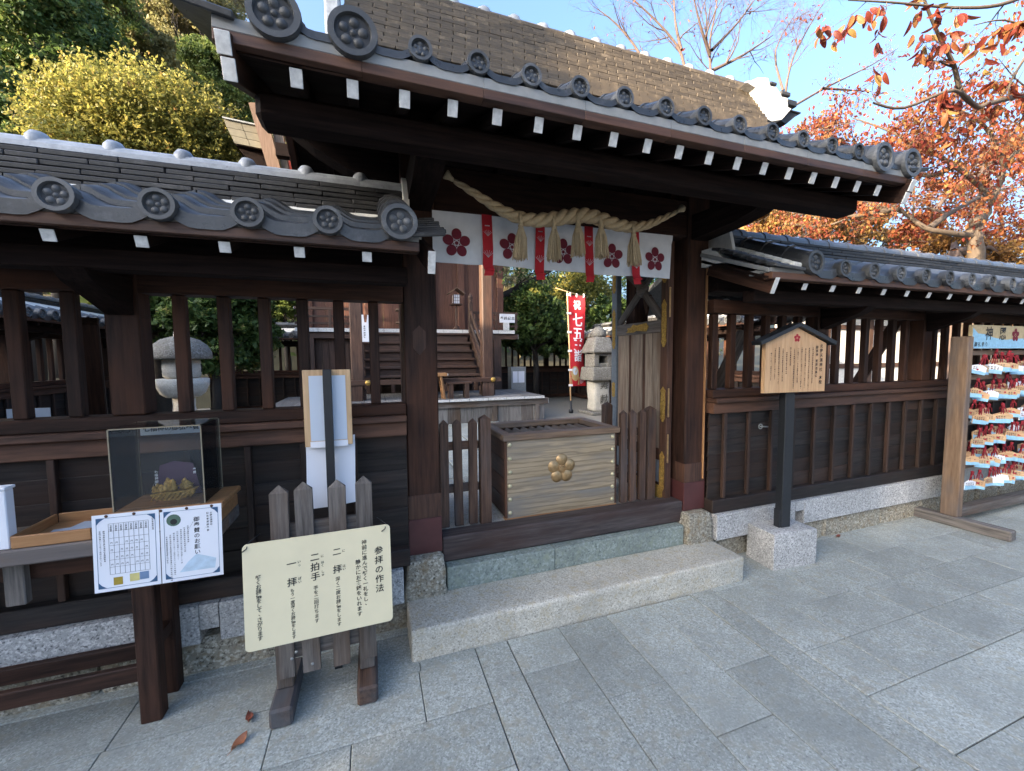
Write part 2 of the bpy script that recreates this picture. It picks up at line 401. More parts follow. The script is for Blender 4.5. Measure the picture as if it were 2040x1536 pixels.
# ---------------------------------------------------------------- lettering
T_TITLE = '参拝の作法'; T_A = '神前に進んで軽く一礼をし、'; T_B = '静かにお賽銭をいれます'
T_C = '深く二度お辞儀をします'; T_D = '手を二回打ちます'; T_E = 'もう一度深くお辞儀をします'; T_F = '軽くお辞儀をして、さがります'
T_FLAG = '祝七五三詣'; T_EMA = '神恩感謝'; T_NOTE = '御奉賛のお願い'; T_CASE = '七福神の御弘奉賛之証'
SMALL = '北野天満神社本殿御祭神菅原道真公例祭日学問の神様としてあつく信仰されています奉献御礼参り記念事業御神徳御由緒'
CHARS = sorted(set(T_TITLE+T_A+T_B+T_C+T_D+T_E+T_F+T_FLAG+T_EMA+T_NOTE+T_CASE+SMALL+'二拝拍手一いっぱはくしゅにー円口名'))
GLY = {}
def load_glyphs():
    obs = []
    for c in CHARS:
        cu = bpy.data.curves.new('glyph', 'FONT'); cu.body = c; cu.size = 1.0; cu.resolution_u = 2; cu.offset = 0.012
        cu.align_x = 'CENTER'; o = bpy.data.objects.new('glyph', cu); COL.objects.link(o); obs.append(o)
    dg = bpy.context.evaluated_depsgraph_get(); dg.update()
    for c, o in zip(CHARS, obs):
        me = bpy.data.meshes.new_from_object(o.evaluated_get(dg))
        V = [tuple(v.co) for v in me.vertices]; F = [tuple(p.vertices) for p in me.polygons]
        GLY[c] = (V, F); bpy.data.meshes.remove(me)
    for o in obs:
        cu = o.data; bpy.data.objects.remove(o); bpy.data.curves.remove(cu)
load_glyphs()
def put_char(mb, c, x, z, s, mi=0, y=0., shear=0.06):
    if c not in GLY: return
    V, F = GLY[c]; cz = .36
    mb.add([(x+(v[0]+(v[1]-cz)*shear*.4)*s, y, z+(v[1]-cz)*s+v[0]*s*shear) for v in V], F, mi)
def vcol(mb, t, x, z, s, pitch=None, mi=0, y=0.):
    pitch = pitch or s*1.06
    for c in t:
        if c == '　': z -= pitch*.7; continue
        put_char(mb, c, x+(s*.28 if c in '、。' else 0), z-(0 if c not in '、。' else -s*.25), s, mi, y); z -= pitch
    return z

# ---------------------------------------------------------------- plum crest
def disc_vf(cx, cz, r, y, n=12, rx=1.0, rot=0.):
    V = [(cx, y, cz)]; ca, sa = math.cos(rot), math.sin(rot)
    for k in range(n):
        t = 2*math.pi*k/n; a, b = r*rx*math.cos(t), r*math.sin(t)
        V.append((cx+a*ca-b*sa, y, cz+a*sa+b*ca))
    return V, [(0, k+1, (k+1) % n+1) for k in range(n)]
def dome(mb, cx, cz, r, y, h, mi=0, n=12, rings=2, rx=1., rot=0.):
    V = [(cx, y-h, cz)]; F = []; ca, sa = math.cos(rot), math.sin(rot)
    for j in range(1, rings+1):
        a = j/rings*math.pi/2
        for k in range(n):
            t = 2*math.pi*k/n; p, q = r*rx*math.sin(a)*math.cos(t), r*math.sin(a)*math.sin(t)
            V.append((cx+p*ca-q*sa, y-h*math.cos(a), cz+p*sa+q*ca))
    for k in range(n): F.append((0, 1+k, 1+(k+1) % n))
    for j in range(rings-1):
        for k in range(n): F.append((1+j*n+k, 1+(j+1)*n+k, 1+(j+1)*n+(k+1) % n, 1+j*n+(k+1) % n))
    mb.add(V, F, mi, smooth=True)
def plum(mb, R_, y=0., h=0., mi=0, cx=0., cz=0., n=12, centre=True, stem=True, pr=.40, pd=.60):
    for k in range(5):
        t = math.pi/2 + 2*math.pi*k/5; x, z = cx+R_*pd*math.cos(t), cz+R_*pd*math.sin(t)
        if h > 0: dome(mb, x, z, R_*pr*.95, y, h, mi, n, 2)
        else: mb.add(*disc_vf(x, z, R_*pr, y, n, .92, t-math.pi/2), mi)
        if stem and h == 0:
            mb.add(*disc_vf(cx+R_*.22*math.cos(t+.63), cz+R_*.22*math.sin(t+.63), R_*.055, y, 6), mi)
    if centre:
        if h > 0: dome(mb, cx, cz, R_*.22, y, h*.8, mi, n, 2)
        else: mb.add(*disc_vf(cx, cz, R_*.13, y, 10), mi)

# ---------------------------------------------------------------- roof pieces
def disc_end(r, n=20, big=False):              # face towards -y, centre at origin; a drum with a rim, a recess and the crest
    mb = MB(); prof = [(r*.97, .05), (r, .012), (r*.98, 0), (r*.74, 0), (r*.70, .012)]
    V = []; F = []
    for q, y in prof:
        for k in range(n):
            t = 2*math.pi*k/n; V.append((q*math.cos(t), y, q*math.sin(t)))
    for i in range(len(prof)-1):
        for k in range(n): F.append((i*n+k, i*n+(k+1) % n, (i+1)*n+(k+1) % n, (i+1)*n+k))
    mb.add(V, F, 0, smooth=False)
    b = (len(prof)-1)*n; mb.F.append([b+k for k in range(n)]); mb.mi.append(1); mb.sm.append(False)
    plum(mb, r*.66, .012, .007 if not big else .010, 0, n=10, pr=.345, pd=.62)
    return mb.build('disc', [M_DISC, M_DISCDARK])
def roll_mesh(length, r, seg=1, n=9):           # half-round roll running back along +y from the origin, axis up the slope handled by the object
    mb = MB(); V = []; F = []
    ys = []
    for s in range(seg):
        a, b = length*s/seg, length*(s+1)/seg; ys += [(a, r), (b-.02, r), (b-.018, r*1.14), (b, r*1.14)]
    for y, q in ys:
        for k in range(n):
            t = -.35 + (math.pi+.7)*k/(n-1); V.append((q*math.cos(t), y, q*math.sin(t)))
    for i in range(len(ys)-1):
        for k in range(n-1): F.append((i*n+k, i*n+k+1, (i+1)*n+k+1, (i+1)*n+k))
    mb.add(V, F, 0, smooth=False); mb.F.append(list(range(n))[::-1]); mb.mi.append(0); mb.sm.append(False)
    return mb.build('roll', [M_TILE])
def wave(t, amp): return amp*(.5*math.cos(2*math.pi*t)+.5 + .16*math.cos(4*math.pi*t) - .16)
def pantile_mesh(p, L_, amp, lip, slope, n=10, mat=None):   # one column wide, from its lower edge at y=0 up the slope
    V = []; F = []
    for k in range(n+1):
        t = k/n; z = wave(t, amp); x = t*p
        V += [(x, 0, z-lip), (x, 0, z), (x, L_, z+L_*slope-.012)]
    for k in range(n):
        a, b = 3*k, 3*k+3; F += [(a, b, b+1, a+1), (a+1, b+1, b+2, a+2)]
    F2 = [[3*k for k in range(n+1)]]
    # underside so that the tile has a body
    b0 = len(V)
    for k in range(n+1):
        t = k/n; V.append((t*p, L_, wave(t, amp)+L_*slope-.012-lip))
    for k in range(n): F.append((3*k, b0+k, b0+k+1, 3*k+3))
    sm = [False if i % 2 == 0 else True for i in range(2*n)] + [False]*n
    return mesh('pantile', V, F, mat or M_TILE, None, sm)

def roofed_wall(T, x0, x1, s, cfg):
    """One run of wall, built along x; outside faces -y. cfg gives what each run shows."""
    P = lambda nm, lo, hi, m, **k: box(nm, T, lo, hi, m, **k)
    rnd = random.Random(cfg['seed']); det = cfg.get('detail', 2); yb = cfg.get('yb', 0.)
    z0 = cfg.get('z0', 0.)
    Z = lambda z: z+z0
    # plinth
    if cfg.get('plinth', True):
        x = x0
        while x < x1-.05:
            wd = min(rnd.uniform(.35, .75), x1-x)
            if x1-x-wd < .15: wd = x1-x
            j = rnd.uniform(-.015, .02)
            P('footing_stone', (x+.004, 2.325+j, Z(-.05)), (x+wd-.004, 2.52, Z(.168)), M_ROUGH, bev=.02); x += wd
        x = x0
        for (a, b) in cfg['strips']:
            P('granite_strip', (a+.002, 2.285, Z(.170)), (b-.002, 2.53, Z(.365)), M_GRAN, bev=.004)
        for (a, b, zz) in cfg.get('drain', []):
            P('granite_strip', (a, 2.286, Z(zz)), (b, 2.53, Z(.365)), M_GRAN, bev=.001)
            P('drain_back', (a, 2.45, Z(.168)), (b, 2.46, Z(zz)), M_ROUGH, bev=0)
    P('ground_sill', (x0, 2.315, Z(.367)), (x1, 2.49, Z(.468)), W_SIDING if det > 1 else W_DARK, bev=.006)
    # siding: lapped boards between battens
    bz = [.468, .578, .690, .800, .912, 1.022, 1.12]
    cuts = cfg['battens']; edges = [x0]+[c for c in cuts if x0+.05 < c < x1-.05]+[x1]
    step = 1 if det > 1 else 3
    ed = [edges[0]]+edges[1:-1][::1]+[edges[-1]]
    for i in range(len(bz)-1):
        if det > 1:
            k = 0
            while k < len(ed)-1:
                n = rnd.choice((2, 3, 3, 4)); e = min(k+n, len(ed)-1)
                V = Euler((R(rnd.uniform(3.2, 5.5)), 0, R(rnd.uniform(-.25, .25))))
                a, b = ed[k], ed[e]
                part('siding_board', boxm(b-a-.003, .014, bz[i+1]-bz[i]+.016, W_SIDING, .002, 0), T, ((a+b)/2, 2.375, Z((bz[i]+bz[i+1])/2-.004)), V)
                k = e
        else:
            part('siding_board', boxm(x1-x0, .014, bz[i+1]-bz[i]+.016, W_SIDING, .002, 0), T, ((x0+x1)/2, 2.375, Z((bz[i]+bz[i+1])/2-.004)), (R(4), 0, 0))
    P('inner_board', (x0, 2.40, Z(.46)), (x1, 2.415, Z(1.13)), W_BLACK, bev=0)
    for c in cuts:
        if x0 < c < x1: P('batten', (c-.014, 2.330, Z(.469)), (c+.014, 2.358, Z(1.118)), W_BATTEN, bev=.003)
    P('lower_rail', (x0, 2.325, Z(1.12)), (x1, 2.47, Z(1.198)), W_BROWN, bev=.004)
    P('ledge_rail', (x0, 2.295, Z(1.20)), (x1, 2.48, Z(1.236)), W_BROWN, bev=.006)
    P('upper_rail', (x0, 2.335, Z(1.238)), (x1, 2.465, Z(1.298)), W_DARK, bev=.004)
    for c in cfg['bars']:
        P('lattice_bar', (c-.026, 2.375, Z(1.299)), (c+.026, 2.422, Z(1.862)), W_DARK, bev=.004)
    for c in cfg['posts']:
        P('post', (c-.064, 2.34, Z(1.30)), (c+.064, 2.455, Z(2.12)), W_DARK, bev=.006)
    P('head_rail', (x0, 2.345, Z(1.864)), (x1, 2.46, Z(1.962)), W_DARK, bev=.005)
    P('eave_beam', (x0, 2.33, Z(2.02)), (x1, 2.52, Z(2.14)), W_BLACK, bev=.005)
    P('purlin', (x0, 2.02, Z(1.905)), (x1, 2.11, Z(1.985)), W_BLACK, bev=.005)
    for c in cfg['posts']+cfg.get('arms', []):
        mb = MB(); mb.prism([(2.33, 1.76), (2.06, 1.86), (2.0, 1.905), (2.34, 1.925)], -.05, .05)
        me = mb.build('bracket', [W_BLACK(0)])
        part('bracket_arm', me, T, M=Matrix.Translation((c, 0, z0)) @ Matrix(((0, -1, 0, 0), (1, 0, 0, 0), (0, 0, 1, 0), (0, 0, 0, 1))))
    # rafters, eave board
    sl = .40
    for c in cfg['rafters']:
        a = Vector((c, 1.874, Z(1.986))); b = Vector((c, 2.47, Z(1.986+.596*sl)))
        r_ = beam('rafter', T, a, b, .036, .040, W_BLACK, .002)
        if det > 0:
            d = (b-a).normalized(); m = boxm(.0385, .006, .041, M_WHITE, .0015)
            part('rafter_end', m, r_, M=Matrix.Translation(a-d*.001) @ Euler((math.atan(sl), 0, 0)).to_matrix().to_4x4())
    ex0, ex1 = cfg.get('eave', (x0, x1))
    me = MB(); me.prism([(1.86, 2.012), (2.47, 2.256), (2.47, 2.276), (1.86, 2.032)], ex0, ex1)
    me2 = mesh('roof_board', [(v.y, v.x, v.z+z0) for v in me.V], [f[::-1] for f in me.F], W_BLACK(0)); part('roof_board', me2, T)
    P('eave_board', (ex0, 1.835, Z(2.014)), (ex1, 1.895, Z(2.055)), W_BROWN, bev=.003)
    P('eave_plaster', (ex0, 1.845, Z(2.056)), (ex1, 2.0, Z(2.085)), M_GPLASTER, bev=.003)
    # tiles
    p = cfg['pitch']; k0 = cfg['disc0']; n = cfg['ncol']; rows = cfg.get('rows', 3)
    et = pantile_mesh(p, .145, .046, .050, sl+.03, mat=M_TILE); pt = pantile_mesh(p, .14, .044, .021, sl+.03, mat=cfg.get('tilemat', M_TILE))
    dm = disc_end(.056)
    rl = roll_mesh(.12, .050)
    for i in range(n):
        x = k0+i*p
        part('eave_tile', et, T, (x, 1.828, Z(2.086)))
        for j in range(1, rows+1):
            part('pantile', pt, T, (x+rnd.uniform(-.003, .003), 1.828+.118*j, Z(2.098+.118*j*sl+.004*j)))
    for x in cfg.get('discs', [k0+i*p for i in range(n+1)]):
        d = part('eave_disc', dm, T, (x, 1.804, Z(2.106)), (R(rnd.uniform(-2, 2)), R(rnd.uniform(-12, 12)), 0))
    # bedding below the ridge and the ridge courses
    mb = MB(); mb.prism([(2.18, 2.19), (2.30, 2.315), (2.54, 2.315), (2.60, 2.20)], ex0, ex1)
    part('ridge_bed', mesh('ridge_bed', [(v.y, v.x, v.z+z0) for v in mb.V], [f[::-1] for f in mb.F], M_PLASTER), T)
    ex0, ex1 = cfg.get('ridge', (ex0, ex1)); zc = 2.300; cn = cfg.get('courses', 6); tl = .272
    for j in range(cn):
        off = (tl/2 if j % 2 else 0)+rnd.uniform(-.02, .02); x = ex0-off
        yf = 2.285+j*.011
        while x < ex1-.02:
            a, b = max(x, ex0), min(x+tl, ex1); x += tl
            if b-a < .03: continue
            part('ridge_tile', boxm(round(b-a-.003, 3), .16, .021, M_NOSHID, .003), T, ((a+b)/2, yf+.08+rnd.uniform(-.003, .003), Z(zc+.0135+j*.0275)), (R(4+rnd.uniform(-1, 1)), R(rnd.uniform(-.3, .3)), 0))
    P('ridge_core', (ex0+.01, 2.385, Z(2.29)), (ex1-.01, 2.46, Z(zc+cn*.0275+.01)), M_NOSHID, bev=0)
    zt = zc+cn*.0275
    if cfg.get('cap') == 'ball':
        mb = MB(); pr = [(math.cos(t)*.062, math.sin(t)*.058) for t in [math.pi*k/8 for k in range(9)]]
        mb.prism([(a, b) for a, b in pr], 0, 1); mb.F = [f for f in mb.F if len(f) > 4 or abs(sum(mb.V[i].z for i in f)) > 1e-4]
        x = ex0
        for bx in cfg['balls']+[ex1]:
            if bx-x > .02:
                V = [(v.y*(bx-x), v.x, v.z*1.05) for v in mb.V]
                part('ridge_cap', mesh('ridge_cap', V, [f[::-1] for f in mb.F], M_CAP), T, (x, 2.42, Z(zt)))
            if bx < ex1-.01:
                lm = MB(); lm.lathe([(.004, -.03), (.040, -.03), (.050, -.005), (.055, .030), (.050, .062), (.034, .082), (.004, .089)], 16, sx=.80)
                if 'BALL' not in MATS: MATS['BALL'] = lm.build('ridge_knob', [M_CAP])
                part('ridge_knob', MATS['BALL'], T, (bx, 2.42, Z(zt)))
            x = bx
    else:
        st = .235; x = ex0; mb = MB()
        V = []; F = []; m = 9
        for (xx, r_) in ((0, .060), (st, .064), (st, .070), (st+.05, .072)):
            for k in range(m):
                t = math.pi*k/(m-1); V.append((xx, r_*math.cos(t), r_*.95*math.sin(t)))
        for i in range(3):
            for k in range(m-1): F.append((i*m+k, (i+1)*m+k, (i+1)*m+k+1, i*m+k+1))
        F.append(tuple(3*m+k for k in range(m)))
        me = mesh('ridge_cap', V, F, M_TILEPALE)
        while x < ex1:
            part('ridge_cap', me, T, (x-.05, 2.42, Z(zt))); x += st
    # rear slope, seen only from the court
    mb = MB(); V = []; F = []; m = int((ex1-ex0)/p*8)+1
    for k in range(m+1):
        x = ex0+(ex1-ex0)*k/m
        for (yy, zz) in ((2.55, 2.33), (3.0, 2.10), (3.0, 2.06)): V.append((x, yy, z0+zz+wave((x-k0)/p % 1, .03 if zz != 2.06 else .03)))
    for k in range(m):
        a = 3*k; F += [(a, a+3, a+4, a+1), (a+1, a+4, a+5, a+2)]
    part('rear_slope', mesh('rear_slope', V, F, M_TILE), T)

# ================================================================ setting
def sheet(name, x0, y0, x1, y1, z, m): return structure(name, mesh(name, [(x0, y0, z), (x1, y0, z), (x1, y1, z), (x0, y1, z)], [(0, 1, 2, 3)], m))
sheet('ground', -400, -400, 400, 400, -.06, M_SAND)
pav = structure('paving', mesh('paving', [(-9, -9, -.012), (14, -9, -.012), (14, 2.5, -.012), (-9, 2.5, -.012)], [(0, 1, 2, 3)], M_GROUT))
def paver(x0, y0, x1, y1):
    g = .002; dz = random.uniform(-.0012, .0012)
    part('paver', boxm(round(x1-x0-2*g, 3), round(y1-y0-2*g, 3), .05, M_PAVE, .0025), pav, ((x0+x1)/2, (y0+y1)/2, -.025+dz), (R(random.uniform(-.12, .12)), R(random.uniform(-.12, .12)), 0))
xs = [.66, .97, 1.285, 1.60, 1.91]
offs = [1.77, 1.51, 1.20, 1.46]
for i in range(4):                              # the path to the step: slabs laid along y
    ys = [2.03]; y = offs[i]
    while y > -1.2: ys.append(y); y -= .61
    for a, b in zip(ys, ys[1:]): paver(xs[i], b, xs[i+1], a)
for (a, b) in ((1.912, 2.09), (.48, .658)):     # border strips beside it
    y = 2.20
    for l in (1.5, 1.4, 1.4): paver(a, y-l, b, y); y -= l
for k in range(-1, 9):                          # the courses at the right, laid along x
    y1 = 2.29-.2915*k; y0 = y1-.2915
    if k == -1: y1, y0 = 2.42, 2.29
    x = 2.092; first = (.36, .33, .64, .32, .03, .64, .32, .64, .32, .64)[k+1]
    l = max(first, .3)
    while x < 8.5:
        paver(x, y0, x+l, y1); x += l; l = .635
for k in range(-1, 9):                          # and at the left
    y1 = 2.27-.3*k; y0 = y1-.3
    if k == -1: y1, y0 = 2.42, 2.27
    x = .478; l = (.3, .29, .30, .60, .35, .6, .3, .6, .3, .6)[k+1]
    while x > -3.6:
        paver(x-l, y0, x, y1); x -= l; l = .62
court = structure('courtyard_ground', mesh('courtyard', [(-30, 2.6, .35), (40, 2.6, .35), (40, 60, .35), (-30, 60, .35), (-30, 2.6, -.06), (40, 2.6, -.06)], [(0, 1, 2, 3), (4, 5, 1, 0)], M_SAND))
for k in range(6):                              # stone path from the gate to the hall
    for i in range(4): part('path_slab', boxm(.455, .70, .05, M_PAVE, .004), court, (.57+.47*i, 3.55+.715*k, .345))
# hillside behind
def hill_h(x, y):
    t = max(0, y-13)/30; lat = 1/(1+math.exp((x-.22*y-1.0)/4.0))
    return .3 + (t**.9)*26*(.10+.90*lat)
V = []; F = []; nx, ny = 40, 26
for j in range(ny+1):
    for i in range(nx+1):
        x = -70+150*i/nx; y = 12+80*j/ny; V.append((x, y, hill_h(x, y)+.5*math.sin(x*.7+y)*min(1, (y-12)/8)))
for j in range(ny):
    for i in range(nx): a = j*(nx+1)+i; F.append((a, a+1, a+nx+2, a+nx+1))
structure('hillside', mesh('hillside', V, F, M_DIRT, None, True))

# stone step before the gate
def rough_block(lo, hi, m, top=(0, 0), jit=.006, bev=.012, n=3, seed=1):
    """A hewn block: a bevelled box, slightly narrower at the top by (dx, dy), its faces a little uneven."""
    import bmesh
    lo, hi = Vector(lo), Vector(hi); c = (lo+hi)/2; d = hi-lo; bm = bmesh.new(); bmesh.ops.create_cube(bm, size=1)
    for v in bm.verts: v.co = Vector((v.co.x*d.x, v.co.y*d.y, v.co.z*d.z))
    for v in bm.verts:
        if v.co.z > 0: v.co.x *= 1-top[0]*2/d.x; v.co.y *= 1-top[1]*2/d.y
    bmesh.ops.bevel(bm, geom=bm.edges[:], offset=bev, segments=2, affect='EDGES', profile=.6)
    bmesh.ops.subdivide_edges(bm, edges=[e for e in bm.edges if e.calc_length() > .12], cuts=n, use_grid_fill=True)
    rd = random.Random(seed)
    for v in bm.verts: v.co += Vector((rd.gauss(0, jit), rd.gauss(0, jit), rd.gauss(0, jit*.7)))
    for f in bm.faces: f.smooth = True
    me = bpy.data.meshes.new('block'); bm.to_mesh(me); bm.free(); me.materials.append(m); return me, c
me, c = rough_block((.150, 2.035, -.02), (2.385, 2.345, .166), M_STEP, jit=.0015, bev=.014, n=6)
tag(part('stone_step', me, None, c), 'long pale granite step in front of the shrine gate threshold', 'step')

# ================================================================ gate
GX = 1.28
gate = thing('shrine_gate', 'dark timber shrine gate with tiled roof, white rafter ends and plum crest discs', 'gate', (GX, 2.45, 0))
for s, nm in ((0, 'l'), (1, 'r')):
    x0, x1 = ((.182, .370), (2.188, 2.376))[s]
    fx = ((.140, .388), (2.145, 2.392))[s]
    me, c = rough_block((fx[0], 2.300, .15), (fx[1], 2.62, .386), M_ROUGH, (.018, .02), .004, .02, 3, 4+s)
    part('base_stone', me, gate, c)
    po = box('post', gate, (x0, 2.40, .384), (x1, 2.60, 2.95), W_DARK, .008, 2)
    box('post_wrap', po, (x0-.004, 2.395, .386), (x1+.004, 2.60, .60), M_REDWRAP, .003)
    box('post_patch', po, (x0-.0025, 2.3965, .602), (x1+.0025, 2.5, .745), W_BROWN, .002, 2)
mb = MB(); hx = .036; hz = .085
mb.prism([(-hx, -.045), (0, -hz), (hx, -.045), (hx, .05), (0, hz), (-hx, .05)], -.003, .003)
part('post_patch', mb.build('hex_patch', [W_BROWN(2)]), gate, (.268, 2.3985, 1.655))
beam('sun_stripe', gate, (2.352, 2.398, .62), (2.352, 2.398, 2.3), .030, .006, W_HONEY, .001)  # orange strip standing in for a sun glimpse on the right post
box('threshold_beam', gate, (.374, 2.402, .306), (2.184, 2.535, .463), W_SILL, .010)
box('threshold_stone', gate, (.392, 2.342, .150), (1.098, 2.56, .303), M_GREEN, .006)
box('threshold_stone', gate, (1.102, 2.345, .150), (2.146, 2.56, .303), M_GREEN, .006)
box('door_sill', gate, (.374, 2.545, .28), (2.184, 3.35, .425), M_STEP, .006)
box('lintel', gate, (.371, 2.41, 2.405), (2.187, 2.60, 2.66), W_DARK, .01)
box('upper_beam', gate, (-.25, 2.39, 2.80), (2.80, 2.62, 2.98), W_BLACK, .01)
box('purlin', gate, (-.36, 1.70, 2.405), (2.83, 1.83, 2.505), W_BLACK, .02)
box('rear_purlin', gate, (-.36, 3.05, 2.42), (2.83, 3.17, 2.51), W_BLACK, .01)
for (x0, x1) in ((.168, .392), (2.165, 2.392)):
    mb = MB(); mb.prism([(1.834, 2.50), (1.834, 2.455), (1.90, 2.425), (2.05, 2.40), (2.41, 2.385), (2.41, 2.56), (1.834, 2.53)], x0+.045, x1-.045)
    part('bracket_arm', mesh('bracket', [(v.y, v.x, v.z) for v in mb.V], [f[::-1] for f in mb.F], W_BLACK(1)), gate)
    box('rear_post', gate, ((x0+x1)/2-.07, 3.05, .35), ((x0+x1)/2+.07, 3.19, 2.5), W_DARK, .006)
    box('tie_beam', gate, ((x0+x1)/2-.05, 2.61, 2.36), ((x0+x1)/2+.05, 3.05, 2.52), W_BLACK, .006)
mb = MB(); mb.prism([(2.377, 2.50), (2.50, 2.535), (2.65, 2.575), (2.83, 2.66), (2.93, 2.75), (2.93, 2.79), (2.377, 2.79)], 2.42, 2.55)
part('wing_bracket', mb.build('wing', [W_BLACK(0)]), gate)
mb = MB(); mb.prism([(.181, 2.50), (.06, 2.535), (-.09, 2.575), (-.25, 2.66), (-.37, 2.75), (-.37, 2.79), (.181, 2.79)], 2.42, 2.55)
part('wing_bracket', mb.build('wing', [W_BLACK(0)]), gate)
SL = .38; YE = 1.552; ZR = 2.472
for k in range(18):
    x = -.2023+k*.17236
    a = Vector((x, YE, ZR)); b = Vector((x, 2.50, ZR+(2.50-YE)*SL))
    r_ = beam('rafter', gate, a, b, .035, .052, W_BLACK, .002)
    part('rafter_end', boxm(.0375, .006, .054, M_WHITE, .0015), r_, M=Matrix.Translation(a-(b-a).normalized()*.001) @ Euler((math.atan(SL), 0, R(random.uniform(-1, 1)))).to_matrix().to_4x4())
    beam('rafter', gate, (x, 2.50, ZR+(2.50-YE)*SL), (x, 3.40, ZR+(2.50-YE)*SL-.90*SL), .042, .060, W_BLACK, .002) if k % 2 == 0 else None
EX0, EX1 = -.421, 2.955
def xprism(poly, x0, x1, m):                    # polygon in y,z extruded along x
    mb = MB(); mb.prism(poly, x0, x1); return mesh('xprism', [(v.y, v.x, v.z) for v in mb.V], [f[::-1] for f in mb.F], m)
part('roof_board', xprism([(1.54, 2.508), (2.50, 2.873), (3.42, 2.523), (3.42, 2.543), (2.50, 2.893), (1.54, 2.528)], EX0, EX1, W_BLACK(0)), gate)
nb = 8
for k in range(nb):                             # eave board and the plaster line, lifted a little towards both ends
    a = EX0+(EX1-EX0)*k/nb; b = EX0+(EX1-EX0)*(k+1)/nb
    lift = lambda x: .012*abs((x-GX)/1.68)**3
    beam('eave_board', gate, (a, 1.534, 2.520+lift(a)), (b, 1.534, 2.520+lift(b)), .05, .035, W_BROWN, .002)
    beam('eave_plaster', gate, (a, 1.540, 2.558+lift(a)), (b, 1.540, 2.558+lift(b)), .06, .040, M_GPLASTER, .002)
for x, s in ((EX0, -1), (EX1, 1)):              # barge boards with white-painted feet
    a = Vector((x+.036*-s, 1.505, 2.470)); b = Vector((x+.036*-s, 2.5, 2.470+.995*SL+.05))
    bb = beam('barge_board', gate, a, b, .036, .125, W_DARK, .003)
    ang = Euler((math.atan(SL), 0, 0)).to_matrix().to_4x4(); d = (b-a).normalized()
    part('barge_end', boxm(.040, .006, .060, M_WHITE, .002), bb, M=Matrix.Translation(a-d*.001+Vector((-.003*-s, -.012, .030))) @ ang)
    part('barge_end', boxm(.038, .006, .060, M_WHITE, .002), bb, M=Matrix.Translation(a-d*.001+Vector((.003*-s, 0.012, -.031))) @ ang)
    beam('barge_board', gate, b, (x+.014*-s, 3.45, 2.5), .036, .17, W_DARK, .003)
# eave tiles
GP = .2075; ND = 12
lift2 = lambda x: .012*abs((x-GX)/1.68)**3
et = pantile_mesh(GP, .14, .036, .026, SL+.02); dm = disc_end(.042); db = disc_end(.078, 28, True)
dx = [.196+k*GP for k in range(12)]
tx = [EX0-.06]+[dx[0]-2*GP-.03, dx[0]-GP]+dx+[dx[-1]+GP]
for k in range(-2, 13):
    x = dx[0]+k*GP
    for j in range(3):
        part('eave_tile' if j == 0 else 'pantile', et, gate, (x, 1.506+j*.12, 2.596+j*.12*SL+j*.004+lift2(x+GP/2)))
groll = roll_mesh(.42, .036, 3)
for x in dx:
    part('eave_disc', dm, gate, (x, 1.498, 2.620+lift2(x)), (R(random.uniform(-2, 2)), R(random.uniform(-10, 10)), 0))
    part('roll_tile', groll, gate, (x, 1.523, 2.622+lift2(x)), (math.atan(SL+.02), 0, 0))
rb = roll_mesh(.86, .070, 4)
for x, dy in ((-.250, 0), (-.022, .0), (2.668, 0), (2.912, 0)):
    part('verge_disc', db, gate, (x, 1.486, 2.612+lift2(x)), (0, R(random.uniform(-12, 12)), 0))
    part('verge_roll', rb, gate, (x, 1.522, 2.612+lift2(x)), (math.atan(SL+.05), 0, 0))
for s, x in ((-1, EX0), (1, EX1)):              # verge tiles sticking out past the last roll
    for j in range(7):
        y = 1.50+j*.13
        part('verge_tile', boxm(.17, .15, .022, M_TILE, .004), gate, (x+s*.02, y+.06, 2.592+.13*j*SL+lift2(x)+.012), (math.atan(SL)-.08, R(-8*s), 0))
# roof slopes between eave and ridge, front and rear
for (y0, z0_, y1, z1_, nm) in ((1.62, 2.630, 2.36, 2.93, 'front_slope'), (2.55, 2.95, 3.45, 2.60, 'rear_slope')):
    V = []; F = []; m = int((EX1-EX0)/GP*8)
    for k in range(m+1):
        x = EX0+(EX1-EX0)*k/m; wv = wave((x-dx[0])/GP % 1, .03)
        V += [(x, y0, z0_+wv), (x, y1, z1_+wv), (x, y1, z1_-.03), (x, y0, z0_-.03)]
    for k in range(m):
        a = 4*k
        for q in range(4): F.append((a+q, a+4+q, a+4+(q+1) % 4, a+(q+1) % 4))
    part(nm, mesh(nm, V, F, M_TILE), gate)
# the tall ridge of thin tiles
RX0, RX1 = -.06, 2.70; rows = 17; rh = .0272; tl = .136; made = 0; rest = MB()
zb = 3.055
part('ridge_core', xprism([(2.16, 2.9), (2.60, 2.9), (2.53, 3.52), (2.36, 3.52)], RX0+.02, RX1-.02, M_NOSHI), gate)
tiles = []
for j in range(rows):
    t = j/rows; yf = 2.150+.205*(t**.8); bow = .10*(1-t)**2
    x = RX0-bow*.5-(tl/2 if j % 2 else 0)
    xa, xb = RX0-bow*.5, RX1+bow*.4
    while x < xb-.02:
        a, b = max(x, xa), min(x+tl, xb); x += tl
        if b-a < .03: continue
        tiles.append((j, a, b, yf, zb+j*rh))
order = sorted(range(len(tiles)), key=lambda i: (tiles[i][0] < 5, tiles[i][1]))
for n_, i in enumerate(order):
    j, a, b, yf, z = tiles[i]; w_ = round(b-a-.004, 3); rr = (R(3+random.uniform(-.8, .8)), R(random.uniform(-.3, .3)), R(random.uniform(-.3, .3)))
    if n_ < 296: part('ridge_tile', boxm(w_, .14, .0215, M_NOSHI, .003), gate, ((a+b)/2, yf+.07+random.uniform(-.002, .002), z+.0135), rr)
    else: rest.box((a+.002, yf, z), (b-.002, yf+.14, z+.0215))
